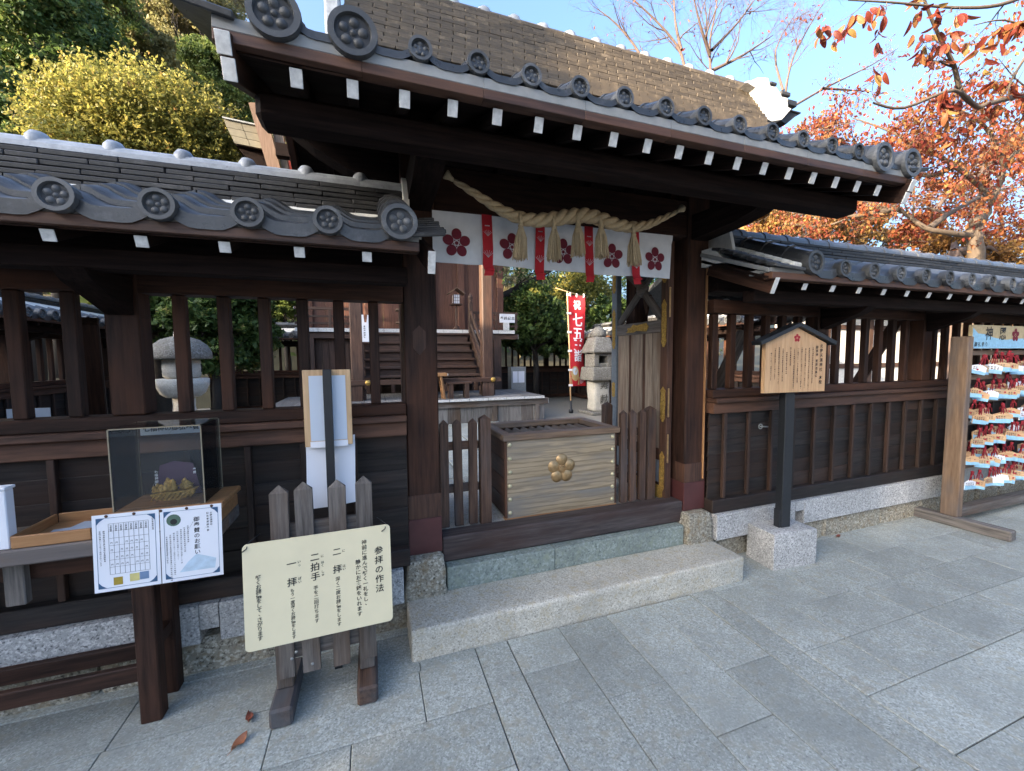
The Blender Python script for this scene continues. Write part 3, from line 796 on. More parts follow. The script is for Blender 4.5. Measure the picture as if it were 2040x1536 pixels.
ro = part('lower_ridge_tiles', rest.build('lower_ridge_tiles', [M_NOSHI]), gate); ro['kind'] = 'stuff'
zt = zb+rows*rh
capV = [(math.cos(math.pi*k/8)*.056, math.sin(math.pi*k/8)*.05) for k in range(9)]
me1 = xprism([(a, b) for a, b in capV], 0, .183, M_NOSHI)
lm = MB(); lm.lathe([(.004, -.02), (.045, -.02), (.050, .0), (.050, .03), (.042, .056), (.026, .07), (.004, .075)], 12)
knob = lm.build('ridge_knob', [M_CAP])
for k in range(15):
    x = -.05+.1855*k
    part('ridge_cap', me1, gate, (x, 2.43, zt)); part('ridge_knob', knob, gate, (x+.18, 2.43, zt))
# white plastered ridge end with stepped tile ends
def zpx(a, b, Y): p = at(1180+a*.22549, b*.22549, Y); return (p.x, p.z)
po = [zpx(a, b, 2.28) for a, b in [(1345, 745), (1440, 700), (1530, 705), (1550, 775), (1600, 785), (1640, 840), (1650, 870), (1700, 880), (1705, 960), (1735, 975), (1650, 1070), (1560, 1085), (1490, 1045), (1478, 950), (1450, 850), (1420, 790)]]
mb = MB(); mb.prism(po, 2.26, 2.46); part('ridge_end_plaster', mb.build('ridge_end', [M_WHITE]), gate)
for (a, b, c_, d) in ((1545, 735, 1600, 780), (1640, 815, 1720, 875), (1695, 890, 1775, 965), (1660, 985, 1810, 1010)):
    p, q = zpx(a, b, 2.3), zpx(c_, d, 2.3)
    box('ridge_end_tile', gate, (p[0], 2.27, q[1]), (q[0], 2.45, p[1]), M_NOSHID, .005)
mb = MB(); mb.prism([zpx(*q, 2.3) for q in [(1640, 1075), (1740, 985), (1810, 1010), (1690, 1110)]], 2.28, 2.44); part('ridge_end_tile', mb.build('ridge_end_tail', [M_NOSHID]), gate)
box('ridge_end_plaster', gate, (RX0-.10, 2.24, 3.0), (RX0-.03, 2.46, 3.40), M_WHITE, .01)
# doors, opened inwards
def door(x, side, detail):
    d = part('door', boxm(.012, .60, .95, W_DOOR, .002, 2), gate, (x, 2.86, 1.29))
    B = lambda nm, lo, hi, m, bev=.003, ax=None: box(nm, d, lo, hi, m, bev, ax)
    f = -1 if side > 0 else 1                    # face that looks into the opening
    for q in range(5):
        y = 2.575+.118*q
        B('door_panel', (x-.012, y+.002, .83), (x+.012, y+.116, 1.735), W_DOOR, .002, 2)
    for (a, b, m) in ((2.50, 2.58, W_BROWN), (3.17, 3.25, None)):
        B('door_stile', (x-.026, a, .44), (x+.026, b, 2.40), m if m else M_BLUEDOOR, .004, 2)
    for (a, b) in ((1.735, 1.83), (.44, .56), (.74, .83), (2.32, 2.40)): B('door_rail', (x-.024, 2.582, a), (x+.024, 3.168, b), W_GREY if a > 1.7 else W_DARK, .004, 1)
    for (a, b) in ((2.575, 2.86),): B('door_panel', (x-.012, 2.582, .56), (x+.012, 3.168, .74), M_BLUEDOOR, .002, 1)
    if not detail: return
    for q in (2.79, 2.98): B('door_muntin', (x-.020, q-.012, .832), (x+.020, q+.012, 1.733), W_BROWN, .003, 2)
    cy, cz = 2.84, 2.10
    for (y, z, w_) in ((3.16, 1.84, .06), (2.60, 1.84, .065), (3.14, 2.33, .05), (2.60, 2.28, .05)):
        b = beam('door_brace', d, (x, cy+(y-cy)*.12, cz+(z-cz)*.12), (x, y, z), .03, w_, W_GREY, .008)
    mb = MB(); mb.lathe([(.01, -.035), (.06, -.02), (.07, 0), (.06, .02), (.01, .035)], 8, M=Euler((0, R(90), 0)).to_matrix().to_4x4())
    part('brace_knot', mb.build('brace_knot', [W_GREY(1)]), d, (x, cy, cz))
    mb = MB(); mb.prism([(-.05, .0), (0, -.16), (.05, 0)], -.01, .01)
    part('brace_pendant', mb.build('pendant', [W_DARK(2)]), d, (x, cy-.06, cz-.06), (0, 0, R(90)))
    def fit(y, z0_, z1_, w_, seed):
        rd = random.Random(seed); mb = MB(); n = 5
        poly = [(-w_*.2, z0_), (w_*.2, z0_)]
        pts = [(-w_/2*.3, 0), (-w_/2, .12), (-w_*.38, .2), (-w_/2, .5), (-w_*.38, .8), (-w_/2, .88), (0, 1.0)]
        L_ = z1_-z0_; poly = [(a, z0_+b*L_) for a, b in pts]+[(-a, z0_+b*L_) for a, b in pts[:-1][::-1]]
        mb.prism(poly, -.002, .002)
        for q in range(7): dome(mb, rd.uniform(-.3, .3)*w_, z0_+L_*(.12+.76*q/6), w_*.2, -.002, .004, 0, 6, 2)
        m_ = Matrix(((0, -f*-1, 0, 0), (1, 0, 0, 0), (0, 0, 1, 0), (0, 0, 0, 1))) if False else Euler((0, 0, R(-90 if f < 0 else 90))).to_matrix().to_4x4()
        part('door_fitting', mb.build('fitting', [M_GOLD]), d, M=Matrix.Translation((x+f*.028, y, 0)) @ m_)
    for i, (y, a, b, w_) in enumerate(((3.21, .62, .80, .05), (3.21, 1.18, 1.32, .05), (3.21, 1.62, 1.98, .05), (3.21, 2.12, 2.36, .05), (2.54, 1.62, 1.98, .055), (2.54, 1.05, 1.32, .055), (2.54, .50, .82, .055), (2.54, 2.1, 2.35, .055))): fit(y, a, b, w_, i)
    mb = MB(); L_ = .27; pts = [(0, -.03), (.10, -.034), (.14, -.022), (.27, -.034), (.30, 0), (.27, .034), (.14, .022), (.10, .034)]
    mb.prism([(a-.14, b) for a, b in pts], -.002, .002)
    for q in range(9): dome(mb, -.11+.028*q, 0, .012, -.002, .004, 0, 6, 2)
    part('door_fitting', mb.build('fitting', [M_GOLD]), d, M=Matrix.Translation((x+f*.028, 2.88, 1.785)) @ Euler((0, 0, R(-90))).to_matrix().to_4x4())
    part('door_fitting', boxm(.004, .42, .10, M_GOLD, .001), d, (x+f*.027, 2.74, .495))
    for z in (1.95, 1.2, .85): part('door_hinge', boxm(.012, .012, .22, M_BRASS, .003), d, (x+f*.02, 2.486, z))
door(2.125, 1, True)
door(.345, -1, False)

# ================================================================ the two walls beside the gate
lw = thing('roofed_wall', 'tiled roof wall with lattice left of the gate, white knobbed ridge', 'wall', (-1.5, 2.42, 0), group='tiled walls beside the gate')
roofed_wall(lw, -3.6, .178, -1, dict(seed=3, strips=[(-3.6, -2.1), (-2.1, -.826), (-.746, .138)], drain=[(-.825, -.747, .24)], battens=[-3.1+.25*k for k in range(13)],
    bars=[-3.4, -3.2, -3.0, -2.62, -2.44, -2.26, -2.08, -1.9, -1.72, -1.46, -1.272, -.863, -.682, -.507, -.332, -.157, .020], posts=[-2.80, -1.065],
    rafters=[-.002-.2585*k for k in range(14)], eave=(-3.6, .215), pitch=.2775, disc0=.133-.2775*13, ncol=13, discs=[.133-.2775*k for k in range(1, 14)], rows=3, courses=6, cap='ball', balls=[-3.45+.2635*k for k in range(14)]))
rw = thing('roofed_wall', 'tiled roof wall with lattice right of the gate, overlapping grey ridge caps', 'wall', (5, 2.42, 0), group='tiled walls beside the gate')
roofed_wall(rw, 2.380, 8.6, 1, dict(seed=8, strips=[(2.394, 3.215), (3.312, 5.2), (5.2, 6.9), (6.9, 8.6)], drain=[(3.216, 3.311, .285)], battens=[2.505+.2405*k for k in range(26)],
    bars=[2.43, 2.604, 2.78, 2.956, 3.131, 3.31]+[3.775+.187*k for k in range(6)]+[5.15+.187*k for k in range(9)]+[7.1+.187*k for k in range(8)], posts=[3.535, 4.95, 6.93],
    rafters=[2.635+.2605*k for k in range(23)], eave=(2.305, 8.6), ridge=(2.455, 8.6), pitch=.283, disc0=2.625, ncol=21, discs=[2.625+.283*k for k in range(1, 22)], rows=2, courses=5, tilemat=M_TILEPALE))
bigd = disc_end(.075, 24)
for T, x, s in ((lw, .133, 1), (rw, 2.63, -1)):
    sl = .44
    part('verge_disc', bigd, T, (x, 1.800, 2.125), (0, R(8), 0))
    part('verge_roll', roll_mesh(.52, .072, 3), T, (x, 1.834, 2.128), (math.atan(sl), 0, 0))
    for j in range(8):
        part('verge_tile', boxm((.16 if s > 0 else .25)+.012*(j % 2), .085, .020, M_TILE, .004), T, (x+s*((.112 if s > 0 else .20)+.008*(j % 3)), 1.85+j*.058, 2.095+j*.027), (math.atan(sl)-.15, R(-7*s if s > 0 else 3), 0))
    if s < 0:
        beam('verge_bedding', T, (2.315, 1.85, 2.066), (2.315, 2.40, 2.285), .045, .026, M_GPLASTER, .003)
        for j in range(7): part('verge_plaster', boxm(.10, .075, .04, M_PLASTER, .008), T, (2.535, 1.88+j*.066, 2.118+j*.031), (math.atan(sl), 0, 0))
    part('verge_plaster', xprism([(1.9, 2.085), (2.36, 2.285), (2.36, 2.34), (1.9, 2.11)], min(x+s*.03, x+s*.10), max(x+s*.03, x+s*.10), M_PLASTER), T)
    xe = x+s*(.135 if s > 0 else .285)
    a = Vector((xe+.001, 1.85, 1.975)); b = Vector((xe+.001, 2.36, 2.185)); bb = beam('barge_board', T, a, b, .030, .10, W_DARK, .003)
    part('barge_end', boxm(.033, .006, .098, M_WHITE, .003), bb, M=Matrix.Translation(a-(b-a).normalized()*.001) @ Euler((math.atan(.41), 0, 0)).to_matrix().to_4x4())
    # end plaster of the ridge against the gate post
    part('ridge_end_plaster', xprism([(2.27, 2.27), (2.24, 2.30), (2.27, 2.42), (2.32, 2.50), (2.38, 2.545), (2.46, 2.545), (2.46, 2.27)], *((x+.055, x+.085) if s > 0 else (2.425, 2.453)), M_PLASTER), T)
if True:                                        # right wall: braces to the court and a bolt ring on its face
    for (x, y0, z0_, y1, z1_, m) in ((2.66, 3.0, .5, 2.55, 1.75, W_GREY), (4.60, 3.15, .4, 2.52, 1.9, W_DARK), (-1.55, 3.1, .5, 2.55, 1.75, W_DARK)):
        beam('brace', rw if x > 0 else lw, (x, y0, z0_), (x+.25, y1, z1_), .09, .09, m, .006)
    mb = MB(); mb.tube([(0, 0, 0), (-.10, -.02, .012)], .006, 6)
    for k in range(12): pass
    mb.tube([(-.10+.018*math.cos(t), -.02, .012+.018*math.sin(t)) for t in [2*math.pi*q/10 for q in range(11)]], .004, 5, caps=False)
    part('ring_bolt', mb.build('ring_bolt', [M_STEELG]), rw, (2.93, 2.33, .99))

# ================================================================ in the gateway
ob = thing('offering_box', 'weathered wooden offering box with gilt plum emblem in the gateway', 'offering box', (1.278, 2.85, .43))
X0, X1, Y0, Y1, Z0, Z1 = .842, 1.714, 2.58, 3.12, .43, .985
B = lambda nm, lo, hi, m, **k: box(nm, ob, lo, hi, m, **k)
for i in range(4):
    za = Z0+.018+(Z1-Z0-.018)*i/4; zb_ = Z0+.018+(Z1-Z0-.018)*(i+1)/4
    B('front_board', (X0+.012, Y0, za), (X1-.012, Y0+.022, zb_-.0008), W_BOX, bev=.0012)
    for s, x in ((0, X0), (1, X1-.02)):
        B('side_board', (x, Y0+.004, za), (x+.02, Y1, zb_-.003), W_BROWN, bev=.003)
B('rear_board', (X0, Y1-.02, Z0), (X1, Y1, Z1), W_BROWN)
B('bottom_rail', (X0-.004, Y0-.006, Z0), (X1+.004, Y0+.05, Z0+.0175), W_HONEY, bev=.004)
B('corner_post', (X0-.004, Y0+.001, Z0+.018), (X0+.0115, Y0+.03, Z1), W_BROWN, bev=.003); B('corner_post', (X1-.0115, Y0+.001, Z0+.018), (X1+.004, Y0+.03, Z1), W_BROWN, bev=.003)
B('rim', (X0-.022, Y0-.020, Z1+.001), (X1+.022, Y0+.075, Z1+.043), W_RACK, bev=.005)
B('rim', (X0-.022, Y1-.06, Z1+.001), (X1+.022, Y1+.02, Z1+.043), W_RACK, bev=.005)
for x in (X0-.020, X1-.055): B('rim', (x, Y0+.0755, Z1+.0015), (x+.075, Y1-.0605, Z1+.042), W_RACK, bev=.005)
for k in range(11):
    mb = MB(); mb.prism([(-.028, -.02), (.028, -.02), (0, .022)], Y0+.078, Y1-.064)
    part('grate_slat', mb.build('slat', [W_GREY(1)]) if k == 0 else slat, ob, (X0+.093+.0685*k, 0, Z1-.012))
    if k == 0: slat = bpy.data.objects['grate_slat'].data
st = MB(); dome(st, 0, 0, .0145, 0, .010, 0, 12, 3); stm = st.build('stud', [M_STUD])
for x in (X0+.030, X1-.032):
    for k in range(6): part('stud', stm, ob, (x, Y0-.0005, Z0+.055+.0945*k))
em = MB(); plum(em, .112, 0, .017, 0, n=18, pr=.435, pd=.555, centre=False); dome(em, 0, 0, .036, -.004, .010, 0, 18, 2)
for k in range(10):
    t = 2*math.pi*k/10; dome(em, .024*math.cos(t), .024*math.sin(t), .006, -.012, .010, 0, 6, 2)
part('plum_emblem', em.build('emblem', [M_BRASS]), ob, (1.262, Y0-.002, .758))

def picket_mesh(w_, d_, h, m, tip=.03, bev=True):
    mb = MB(); x = w_/2; y = d_/2
    V = [(-x, -y, 0), (x, -y, 0), (x, y, 0), (-x, y, 0), (-x, -y, h-tip), (x, -y, h-tip), (x, y, h-tip), (-x, y, h-tip), (0, 0, h)]
    mb.add(V, [(3, 2, 1, 0), (0, 1, 5, 4), (1, 2, 6, 5), (2, 3, 7, 6), (3, 0, 4, 7), (4, 5, 8), (5, 6, 8), (6, 7, 8), (7, 4, 8)]); return mb.build('picket', [m(2)])
pk = picket_mesh(.056, .03, .71, W_PICKET); pp = picket_mesh(.07, .065, .745, W_PICKET, .028)
fl = thing('picket_fence', 'short weathered picket fence left of the offering box', 'picket fence', (.55, 2.6, .43), group='picket fences beside the offering box')
for x in (.426, .521, .617): part('picket', pk, fl, (x, 2.60, .445), (0, R(random.uniform(-.6, .6)), 0))
part('corner_post', pp, fl, (.702, 2.60, .43))
for z in (.66, .945): box('rail', fl, (.385, 2.617, z), (.665, 2.645, z+.055), W_PICKET)
fr_ = thing('picket_fence', 'short weathered picket fence right of the offering box', 'picket fence', (1.9, 2.6, .43), group='picket fences beside the offering box')
for x in (1.790, 1.872, 1.955): part('picket', pk, fr_, (x, 2.60, .440), (0, R(random.uniform(-.6, .6)), 0))
part('corner_post', pp, fr_, (2.035, 2.61, .425)); part('corner_post', pp, fr_, (1.91, 3.02, .42))
for z in (.66, .945): box('rail', fr_, (1.745, 2.617, z), (2.0, 2.645, z+.055), W_PICKET)

# curtain with plum crests
cur = thing('gate_curtain', 'white curtain with burgundy plum crests and red ribbons across the gateway', 'curtain', (1.2, 2.36, 2.1))
CX0, CX1 = .352, 2.010
def cy(x, z): return 2.372+.006*math.sin(x*5.2+.6)+.045*(2.39-z)*math.sin(x*13+1)+.02*(2.39-z)*math.sin(x*31+2)
nx, nz = 60, 10; V = []; F = []
for j in range(nz+1):
    for i in range(nx+1):
        x = CX0+(CX1-CX0)*i/nx; z = 2.386-.29*j/nz; V.append((x, cy(x, z)-(.008 if j in (0, 1) else 0)+(.002 if j == 2 else 0), z+.004*math.sin(x*3)*(j > 0)))
for j in range(nz):
    for i in range(nx): a = j*(nx+1)+i; F.append((a, a+nx+1, a+nx+2, a+1))
cm = mesh('curtain', V, F, M_CLOTH, None, True); part('cloth', cm, cur)
for x in (.490, .826, 1.172, 1.534, 1.868):
    mb = MB(); plum(mb, .083, 0, 0, 0, n=20, pr=.385, pd=.62)
    V = [(v.x+x, cy(v.x+x, v.z+2.215)-.004, v.z+2.215) for v in mb.V]
    part('plum_crest', mesh('plum_crest', V, mb.F, M_BURG), cur)
def ribbon(x):
    V = []; F = []; w_ = .062; rd = random.Random(int(x*1000))
    prof = [(2.388, -.012), (2.30, -.011), (2.20, -.010), (2.10, -.009), (2.072, -.012), (2.064, -.024), (2.072, -.030), (2.074, -.02), (2.055, -.016), (2.034, -.017)]
    for k, (z, o) in enumerate(prof):
        sh = .012*(2.388-z)/.35*rd.choice((1, -1))*.3+.018*(2.388-z)
        for t in (-.5, 0, .5): V.append((x+sh+w_*t*(1 if k < 5 else .92), cy(x, z)+o, z+(.004 if k > 6 else 0)*t))
    for k in range(len(prof)-1):
        for q in range(2): a = 3*k+q; F.append((a, a+3, a+4, a+1))
    r_ = part('ribbon', mesh('ribbon', V, F, M_RED), cur)
    mb = MB(); mb.box((x-.013, -.0005, 2.322), (x+.017, .0005, 2.3275))
    for (z, s) in ((2.285, 1), (2.165, 1.2)):       # small white flower print
        for k in range(6):
            t = math.pi*(.1+.8*k/5); mb.tube([(x+.005, 0, z-.02*s), (x+.005+.026*s*math.cos(t), 0, z+.010*s*math.sin(t)*1.6)], .0012, 3, caps=False)
    V = [(v.x, cy(x, v.z)-.0125, v.z) for v in mb.V]
    part('ribbon_print', mesh('ribbon_print', V, mb.F, M_PAPER), r_)
for x in (.668, 1.010, 1.352, 1.700): ribbon(x)

# twisted straw rope
rope = thing('straw_rope', 'twisted straw rope with five tassels slung under the gate eave', 'sacred rope', (1.18, 2.2, 2.35))
cp = [(.438, 2.15, 2.468), (.53, 2.15, 2.425), (.65, 2.15, 2.366), (.76, 2.15, 2.326), (.872, 2.15, 2.313), (.98, 2.15, 2.328), (1.10, 2.15, 2.356), (1.20, 2.15, 2.372), (1.29, 2.15, 2.366), (1.41, 2.15, 2.342), (1.53, 2.15, 2.338), (1.64, 2.15, 2.362), (1.75, 2.15, 2.410), (1.859, 2.15, 2.462)]
def catmull(P, n):
    out = []; P = [Vector(p) for p in P]
    for i in range(len(P)-1):
        p0, p1, p2, p3 = P[max(i-1, 0)], P[i], P[i+1], P[min(i+2, len(P)-1)]
        for k in range(n):
            t = k/n; out.append(.5*((2*p1)+(-p0+p2)*t+(2*p0-5*p1+4*p2-p3)*t*t+(-p0+3*p1-3*p2+p3)*t**3))
    return out+[P[-1]]
path = catmull(cp, 16); nP = len(path); dist = 0
for s in range(3):
    pts = []; rad = []; dist = 0
    for i, p in enumerate(path):
        if i: dist += (p-path[i-1]).length
        t = i/(nP-1); env = .0058+.0150*math.sin(math.pi*min(1, max(0, t)))**.9
        d = (path[min(i+1, nP-1)]-path[max(i-1, 0)]).normalized(); a = d.cross(Vector((0, 1, 0))).normalized(); b = d.cross(a)
        ph = -dist*31+s*2*math.pi/3
        pts.append(p+(a*math.cos(ph)+b*math.sin(ph))*env*1.02); rad.append(env*1.12)
    mb = MB(); mb.tube(pts, rad, 8); part('strand', mb.build('strand', [M_STRAW]), rope)
for e, sx in ((cp[0], -1), (cp[-1], 1)):
    mb = MB(); mb.lathe([(.006, 0), (.011, .01), (.014, .025), (.026, .05), (.022, .056), (.004, .052)], 10)
    part('rope_end', mb.build('rope_end', [M_STRAW]), rope, M=Matrix.Translation(Vector(e)) @ Euler((0, R(58*sx), 0)).to_matrix().to_4x4())
for i, x in enumerate((.79, .99, 1.14, 1.29, 1.515)):
    p = min(path, key=lambda q: abs(q.x-x)); rd = random.Random(i); mb = MB()
    mb.tube([(x, p.y-.028, p.z+.012), (x, p.y-.034, p.z-.02), (x+.004, p.y-.028, p.z-.055)], [.012, .010, .013], 7)
    mb.lathe([(.013, 0), (.016, -.012), (.012, -.02)], 9, M=Matrix.Translation((x+.004, p.y-.028, p.z-.045)))
    for k in range(150):                          # straw ends hanging in a flared bunch
        a = rd.uniform(0, 2*math.pi); q = math.sqrt(rd.random()); z1 = p.z-.212-rd.uniform(0, .03); b = (x+.004, p.y-.028)
        r0, r1 = .011*q, .043*q
        mb.tube([(b[0]+r0*math.cos(a), b[1]+r0*math.sin(a), p.z-.058), (b[0]+.75*r1*math.cos(a), b[1]+.75*r1*math.sin(a), p.z-.12), (b[0]+r1*math.cos(a+.1)+.004*(i-2), b[1]+r1*math.sin(a), z1)], [.003, .0032, .0018], 3, caps=False)
    part('tassel', mb.build('tassel', [M_STRAW]), rope)

# ================================================================ manners board and its picket stand
stand = thing('picket_stand', 'weathered grey picket stand carrying the cream notice board', 'stand', (-.22, 1.96, 0))
spk = picket_mesh(.071, .026, .86, W_GREY, .034)
for x, zb_ in ((-.397, .15), (-.292, .155), (-.168, .15), (-.052, .155)):
    part('picket', spk, stand, (x, 1.945, zb_), (R(-1), R(random.uniform(-.7, .7)), 0))
for z in (.215, .76): box('rail', stand, (-.43, 1.962, z), (-.02, 1.99, z+.07), W_GREY, .004)
for x in (-.405, -.060):
    box('foot', stand, (x-.045, 1.84, 0), (x+.045, 2.16, .085), W_PICKET, .010)
    box('upright', stand, (x-.034, 1.955, .086), (x+.034, 2.01, .40), W_GREY, .006)
sc_ = MB(); dome(sc_, 0, 0, .007, 0, .004, 0, 8, 2); scm = sc_.build('screw', [M_STEELG])
for x, z in ((-.37, .235), (-.352, .262), (-.29, .19)): 
    part('screw_head', scm, stand, (x, 1.931, z))
def rounded(w_, h, r, n=5):
    P = []
    for cx, cz, a0 in ((w_/2-r, h/2-r, 0), (-w_/2+r, h/2-r, 90), (-w_/2+r, -h/2+r, 180), (w_/2-r, -h/2+r, 270)):
        for k in range(n+1): t = R(a0+90*k/n); P.append((cx+r*math.cos(t), cz+r*math.sin(t)))
    return P
board = thing('manners_board', 'cream board lettered with worship manners, wired to a picket stand', 'notice board', (-.222, 1.80, .616), (R(-4), 0, R(1.2)), local=True)
mb = MB(); mb.prism(rounded(.556, .422, .018), -.004, .004); part('panel', mb.build('panel', [M_CREAM]), board)
tx_ = MB(); yl = -.0052
vcol(tx_, T_TITLE, .228, .105, .036, .041, 0, yl); vcol(tx_, T_A, .170, .150, .0215, .0222, 0, yl); vcol(tx_, T_B, .143, .070, .0215, .0222, 0, yl)
vcol(tx_, '二', .062, .128, .034, .04, 0, yl); vcol(tx_, '拝', .062, .055, .036, .04, 0, yl); vcol(tx_, T_C, .062, .014, .0185, .0190, 0, yl)
vcol(tx_, '二拍手', -.022, .120, .036, .040, 0, yl); vcol(tx_, T_D, -.022, -.006, .0185, .0195, 0, yl)
vcol(tx_, '一', -.108, .108, .036, .04, 0, yl); vcol(tx_, '拝', -.108, .034, .037, .04, 0, yl); vcol(tx_, T_E, -.108, .000, .0165, .0158, 0, yl)
vcol(tx_, T_F, -.226, .075, .0205, .0185, 0, yl)
for t, x, z in (('に', .088, .128), ('は', .088, .064), ('い', .088, .052), ('に', .006, .120), ('は', .006, .094), ('く', .006, .081), ('し', .006, .055), ('ゅ', .006, .043), ('い', -.080, .112), ('っ', -.080, .098), ('ぱ', -.080, .044), ('い', -.080, .030)):
    put_char(tx_, t, x, z, .0125, 0, yl)
part('lettering', tx_.build('lettering', [M_INK]), board)
for x in (-.262, .258):
    mb = MB(); mb.tube([(x-.015, -.006, .185), (x, -.008, .196), (x+.004, .004, .214), (x+.03*(1 if x < 0 else -1), .08, .222)], .0022, 5); part('wire', mb.build('wire', [M_BLACK]), board)

# ================================================================ back of the signboard on a black post, behind the stand
bs = thing('signboard', 'back of a signboard on a black post with white sheets taped on', 'signboard', (-.2, 2.13, 0))
box('post', bs, (-.220, 2.118, 0), (-.183, 2.150, 1.502), M_BLACK, .002)
box('panel', bs, (-.312, 2.153, 1.128), (-.098, 2.170, 1.500), W_PALE, .002, 2)
box('paper_sheet', bs, (-.285, 2.1512, 1.155), (-.122, 2.1522, 1.472), M_PAPERB, 0)
V = []
for j in range(9):
    z = 1.165-.345*j/8; c_ = .006*math.sin(j*.6)
    V += [(-.312-.006*j/8, 2.175+c_, z-.004), (-.20, 2.171+c_*1.4, z), (-.088-.008*j/8, 2.176+c_*.6, z+.006)]
part('paper_sheet', mesh('paper_sheet', V, [(3*j+q, 3*j+3+q, 3*j+4+q, 3*j+1+q) for j in range(8) for q in (0, 1)], M_PAPER, None, True), bs)
box('tape', bs, (-.288, 2.1505, 1.122), (-.120, 2.1515, 1.152), M_PAPER, 0)

# ================================================================ offerings table at the left
tb = thing('offering_table', 'long dark wooden table with a pale top at the wall', 'table', (-1.6, 2.1, 0))
for x in (-.938, -2.9):
    for y in (2.092, 2.252): box('leg', tb, (x-.038, y-.032, 0), (x+.038, y+.032, .80), W_DARK, .005, 2)
    box('leg_rail', tb, (x-.03, 2.125, .30), (x+.03, 2.219, .36), W_DARK)
for y in (2.075, 2.24):
    box('long_rail', tb, (-2.86, y, .185), (-.977, y+.03, .255), W_DARK, .004)
box('apron', tb, (-2.9, 2.07, .70), (-.90, 2.10, .80), W_DARK, .004)
for x in (-1.31, -2.2): box('apron_bracket', tb, (x-.03, 2.03, .62), (x+.03, 2.065, .80), W_GREY, .004)
for i, (a, b) in enumerate(((1.955, 2.09), (2.093, 2.235))): box('top_plank', tb, (-3.0, a, .803), (-.62, b, .865), W_RACK if i == 0 else W_GREY, .006)
ws = thing('white_box', 'white paper box at the left end of the offerings table', 'box', (-1.46, 2.05, .866))
box('body', ws, (-1.62, 1.97, .866), (-1.272, 2.01, 1.085), M_PAPER, .003); box('lid', ws, (-1.625, 1.965, 1.086), (-1.268, 2.015, 1.097), M_PAPER, .003)
tray = thing('wooden_tray', 'orange wooden tray with paper slips on the offerings table', 'tray', (-1.15, 2.08, .867))
ty0, ty1, tx0, tx1 = 1.975, 2.205, -1.265, -1.035
box('tray_bottom', tray, (tx0, ty0, .867), (tx1, ty1, .875), W_HONEY, .001)
for (a, b, c_, d) in ((tx0, tx1, ty0-.012, ty0), (tx0, tx1, ty1, ty1+.012), (tx0-.012, tx0, ty0, ty1), (tx1, tx1+.012, ty0, ty1)): box('tray_side', tray, (a, c_, .867), (b, d, .912), W_HONEY, .004)
for (x, y, a) in ((-1.16, 2.07, 8), (-1.11, 2.11, -12)): part('paper_slip', boxm(.12, .09, .002, M_PAPERB, 0), tray, (x, y, .8765 if a > 0 else .879), (0, 0, R(a)))
base = thing('display_plinth', 'reddish wooden base under the clear display case', 'base', (-.81, 2.11, .866))
box('body', base, (-.975, 1.965, .866), (-.612, 2.20, .935), W_HONEY, .012, 0); box('top', base, (-.985, 1.955, .936), (-.600, 2.205, .960), W_HONEY, .008, 0)
case = thing('display_case', 'clear acrylic display case with lettered top strip over gilt ornament', 'display case', (-.815, 2.09, .961))
ax0, ax1, ay0, ay1, az0, az1 = -.968, -.668, 1.975, 2.185, .961, 1.285
for nm, lo, hi in (('front_pane', (ax0, ay0, az0), (ax1, ay0+.003, az1)), ('rear_pane', (ax0, ay1-.003, az0), (ax1, ay1, az1)), ('side_pane', (ax0, ay0+.0032, az0), (ax0+.003, ay1-.0032, az1)), ('side_pane', (ax1-.003, ay0+.0032, az0), (ax1, ay1-.0032, az1)), ('top_pane', (ax0, ay0, az1+.0002), (ax1, ay1, az1+.0032))):
    box(nm, case, lo, hi, M_ACRYL, 0)
for x in (ax0, ax1):
    for y in (ay0, ay1): box('case_edge', case, (x-.002, y-.002, az0), (x+.002, y+.002, az1), M_ACEDGE, 0)
for y in (ay0, ay1): box('case_edge', case, (ax0+.002, y-.0021, az1-.001), (ax1-.002, y+.0021, az1+.0035), M_ACEDGE, 0)
lb = box('label_strip', case, (ax0+.012, ay1-.006, az1-.058), (ax1-.012, ay1-.0035, az1-.004), M_PAPERB, 0)
tx_ = MB()
for i, c_ in enumerate(T_CASE): put_char(tx_, c_, ax0+.034+.0258*i, az1-.031, .026, 0, ay1-.0068)
part('lettering', tx_.build('lettering', [M_INK]), lb)
orn = thing('gilt_ornament', 'gilt treasure ornament with purple backing card inside the clear case', 'ornament', (-.815, 2.1, .961))
mb = MB(); mb.prism([(-.085, 0), (-.07, .135), (-.02, .15), (.05, .135), (.085, 0)], -.002, .002)
part('backing_card', mb.build('card', [M_PURPLE]), orn, (-.815, 2.135, .961), (R(-8), 0, 0))
tx_ = MB(); vcol(tx_, '七福神御弘', -.885, 1.075, .013, .014, 0, 2.118); vcol(tx_, '奉賛', -.748, 1.075, .012, .014, 0, 2.118); part('lettering', tx_.build('lettering', [M_PAPER]), orn)
mb = MB(); rd = random.Random(4)
hull = [(-.075, .03), (-.06, .012), (-.03, 0), (.03, 0), (.065, .014), (.085, .04), (.05, .036), (-.045, .036)]
mb.prism(hull, -.022, .022)
for k in range(26):
    x = rd.uniform(-.06, .065); h = rd.uniform(.02, .06)*(1-abs(x)*6); z = .036
    M_ = Matrix.Translation((x, rd.uniform(-.018, .012), z)) @ Euler((rd.uniform(-.2, .2), rd.uniform(-.3, .3), 0)).to_matrix().to_4x4()
    mb.lathe([(.002, 0), (.011, .004), (.013, h*.45), (.007, h*.62), (.010, h*.78), (.006, h), (.001, h+.006)], 7, M=M_)
for k in range(9): mb.tube([(-.07+.017*k, -.024, .004+.0005*k), (-.06+.017*k, -.026, .02), (-.052+.017*k, -.024, .030)], .0035, 5)
mb.tube([(-.01, 0, .05), (.075, -.01, .062)], .002, 5)
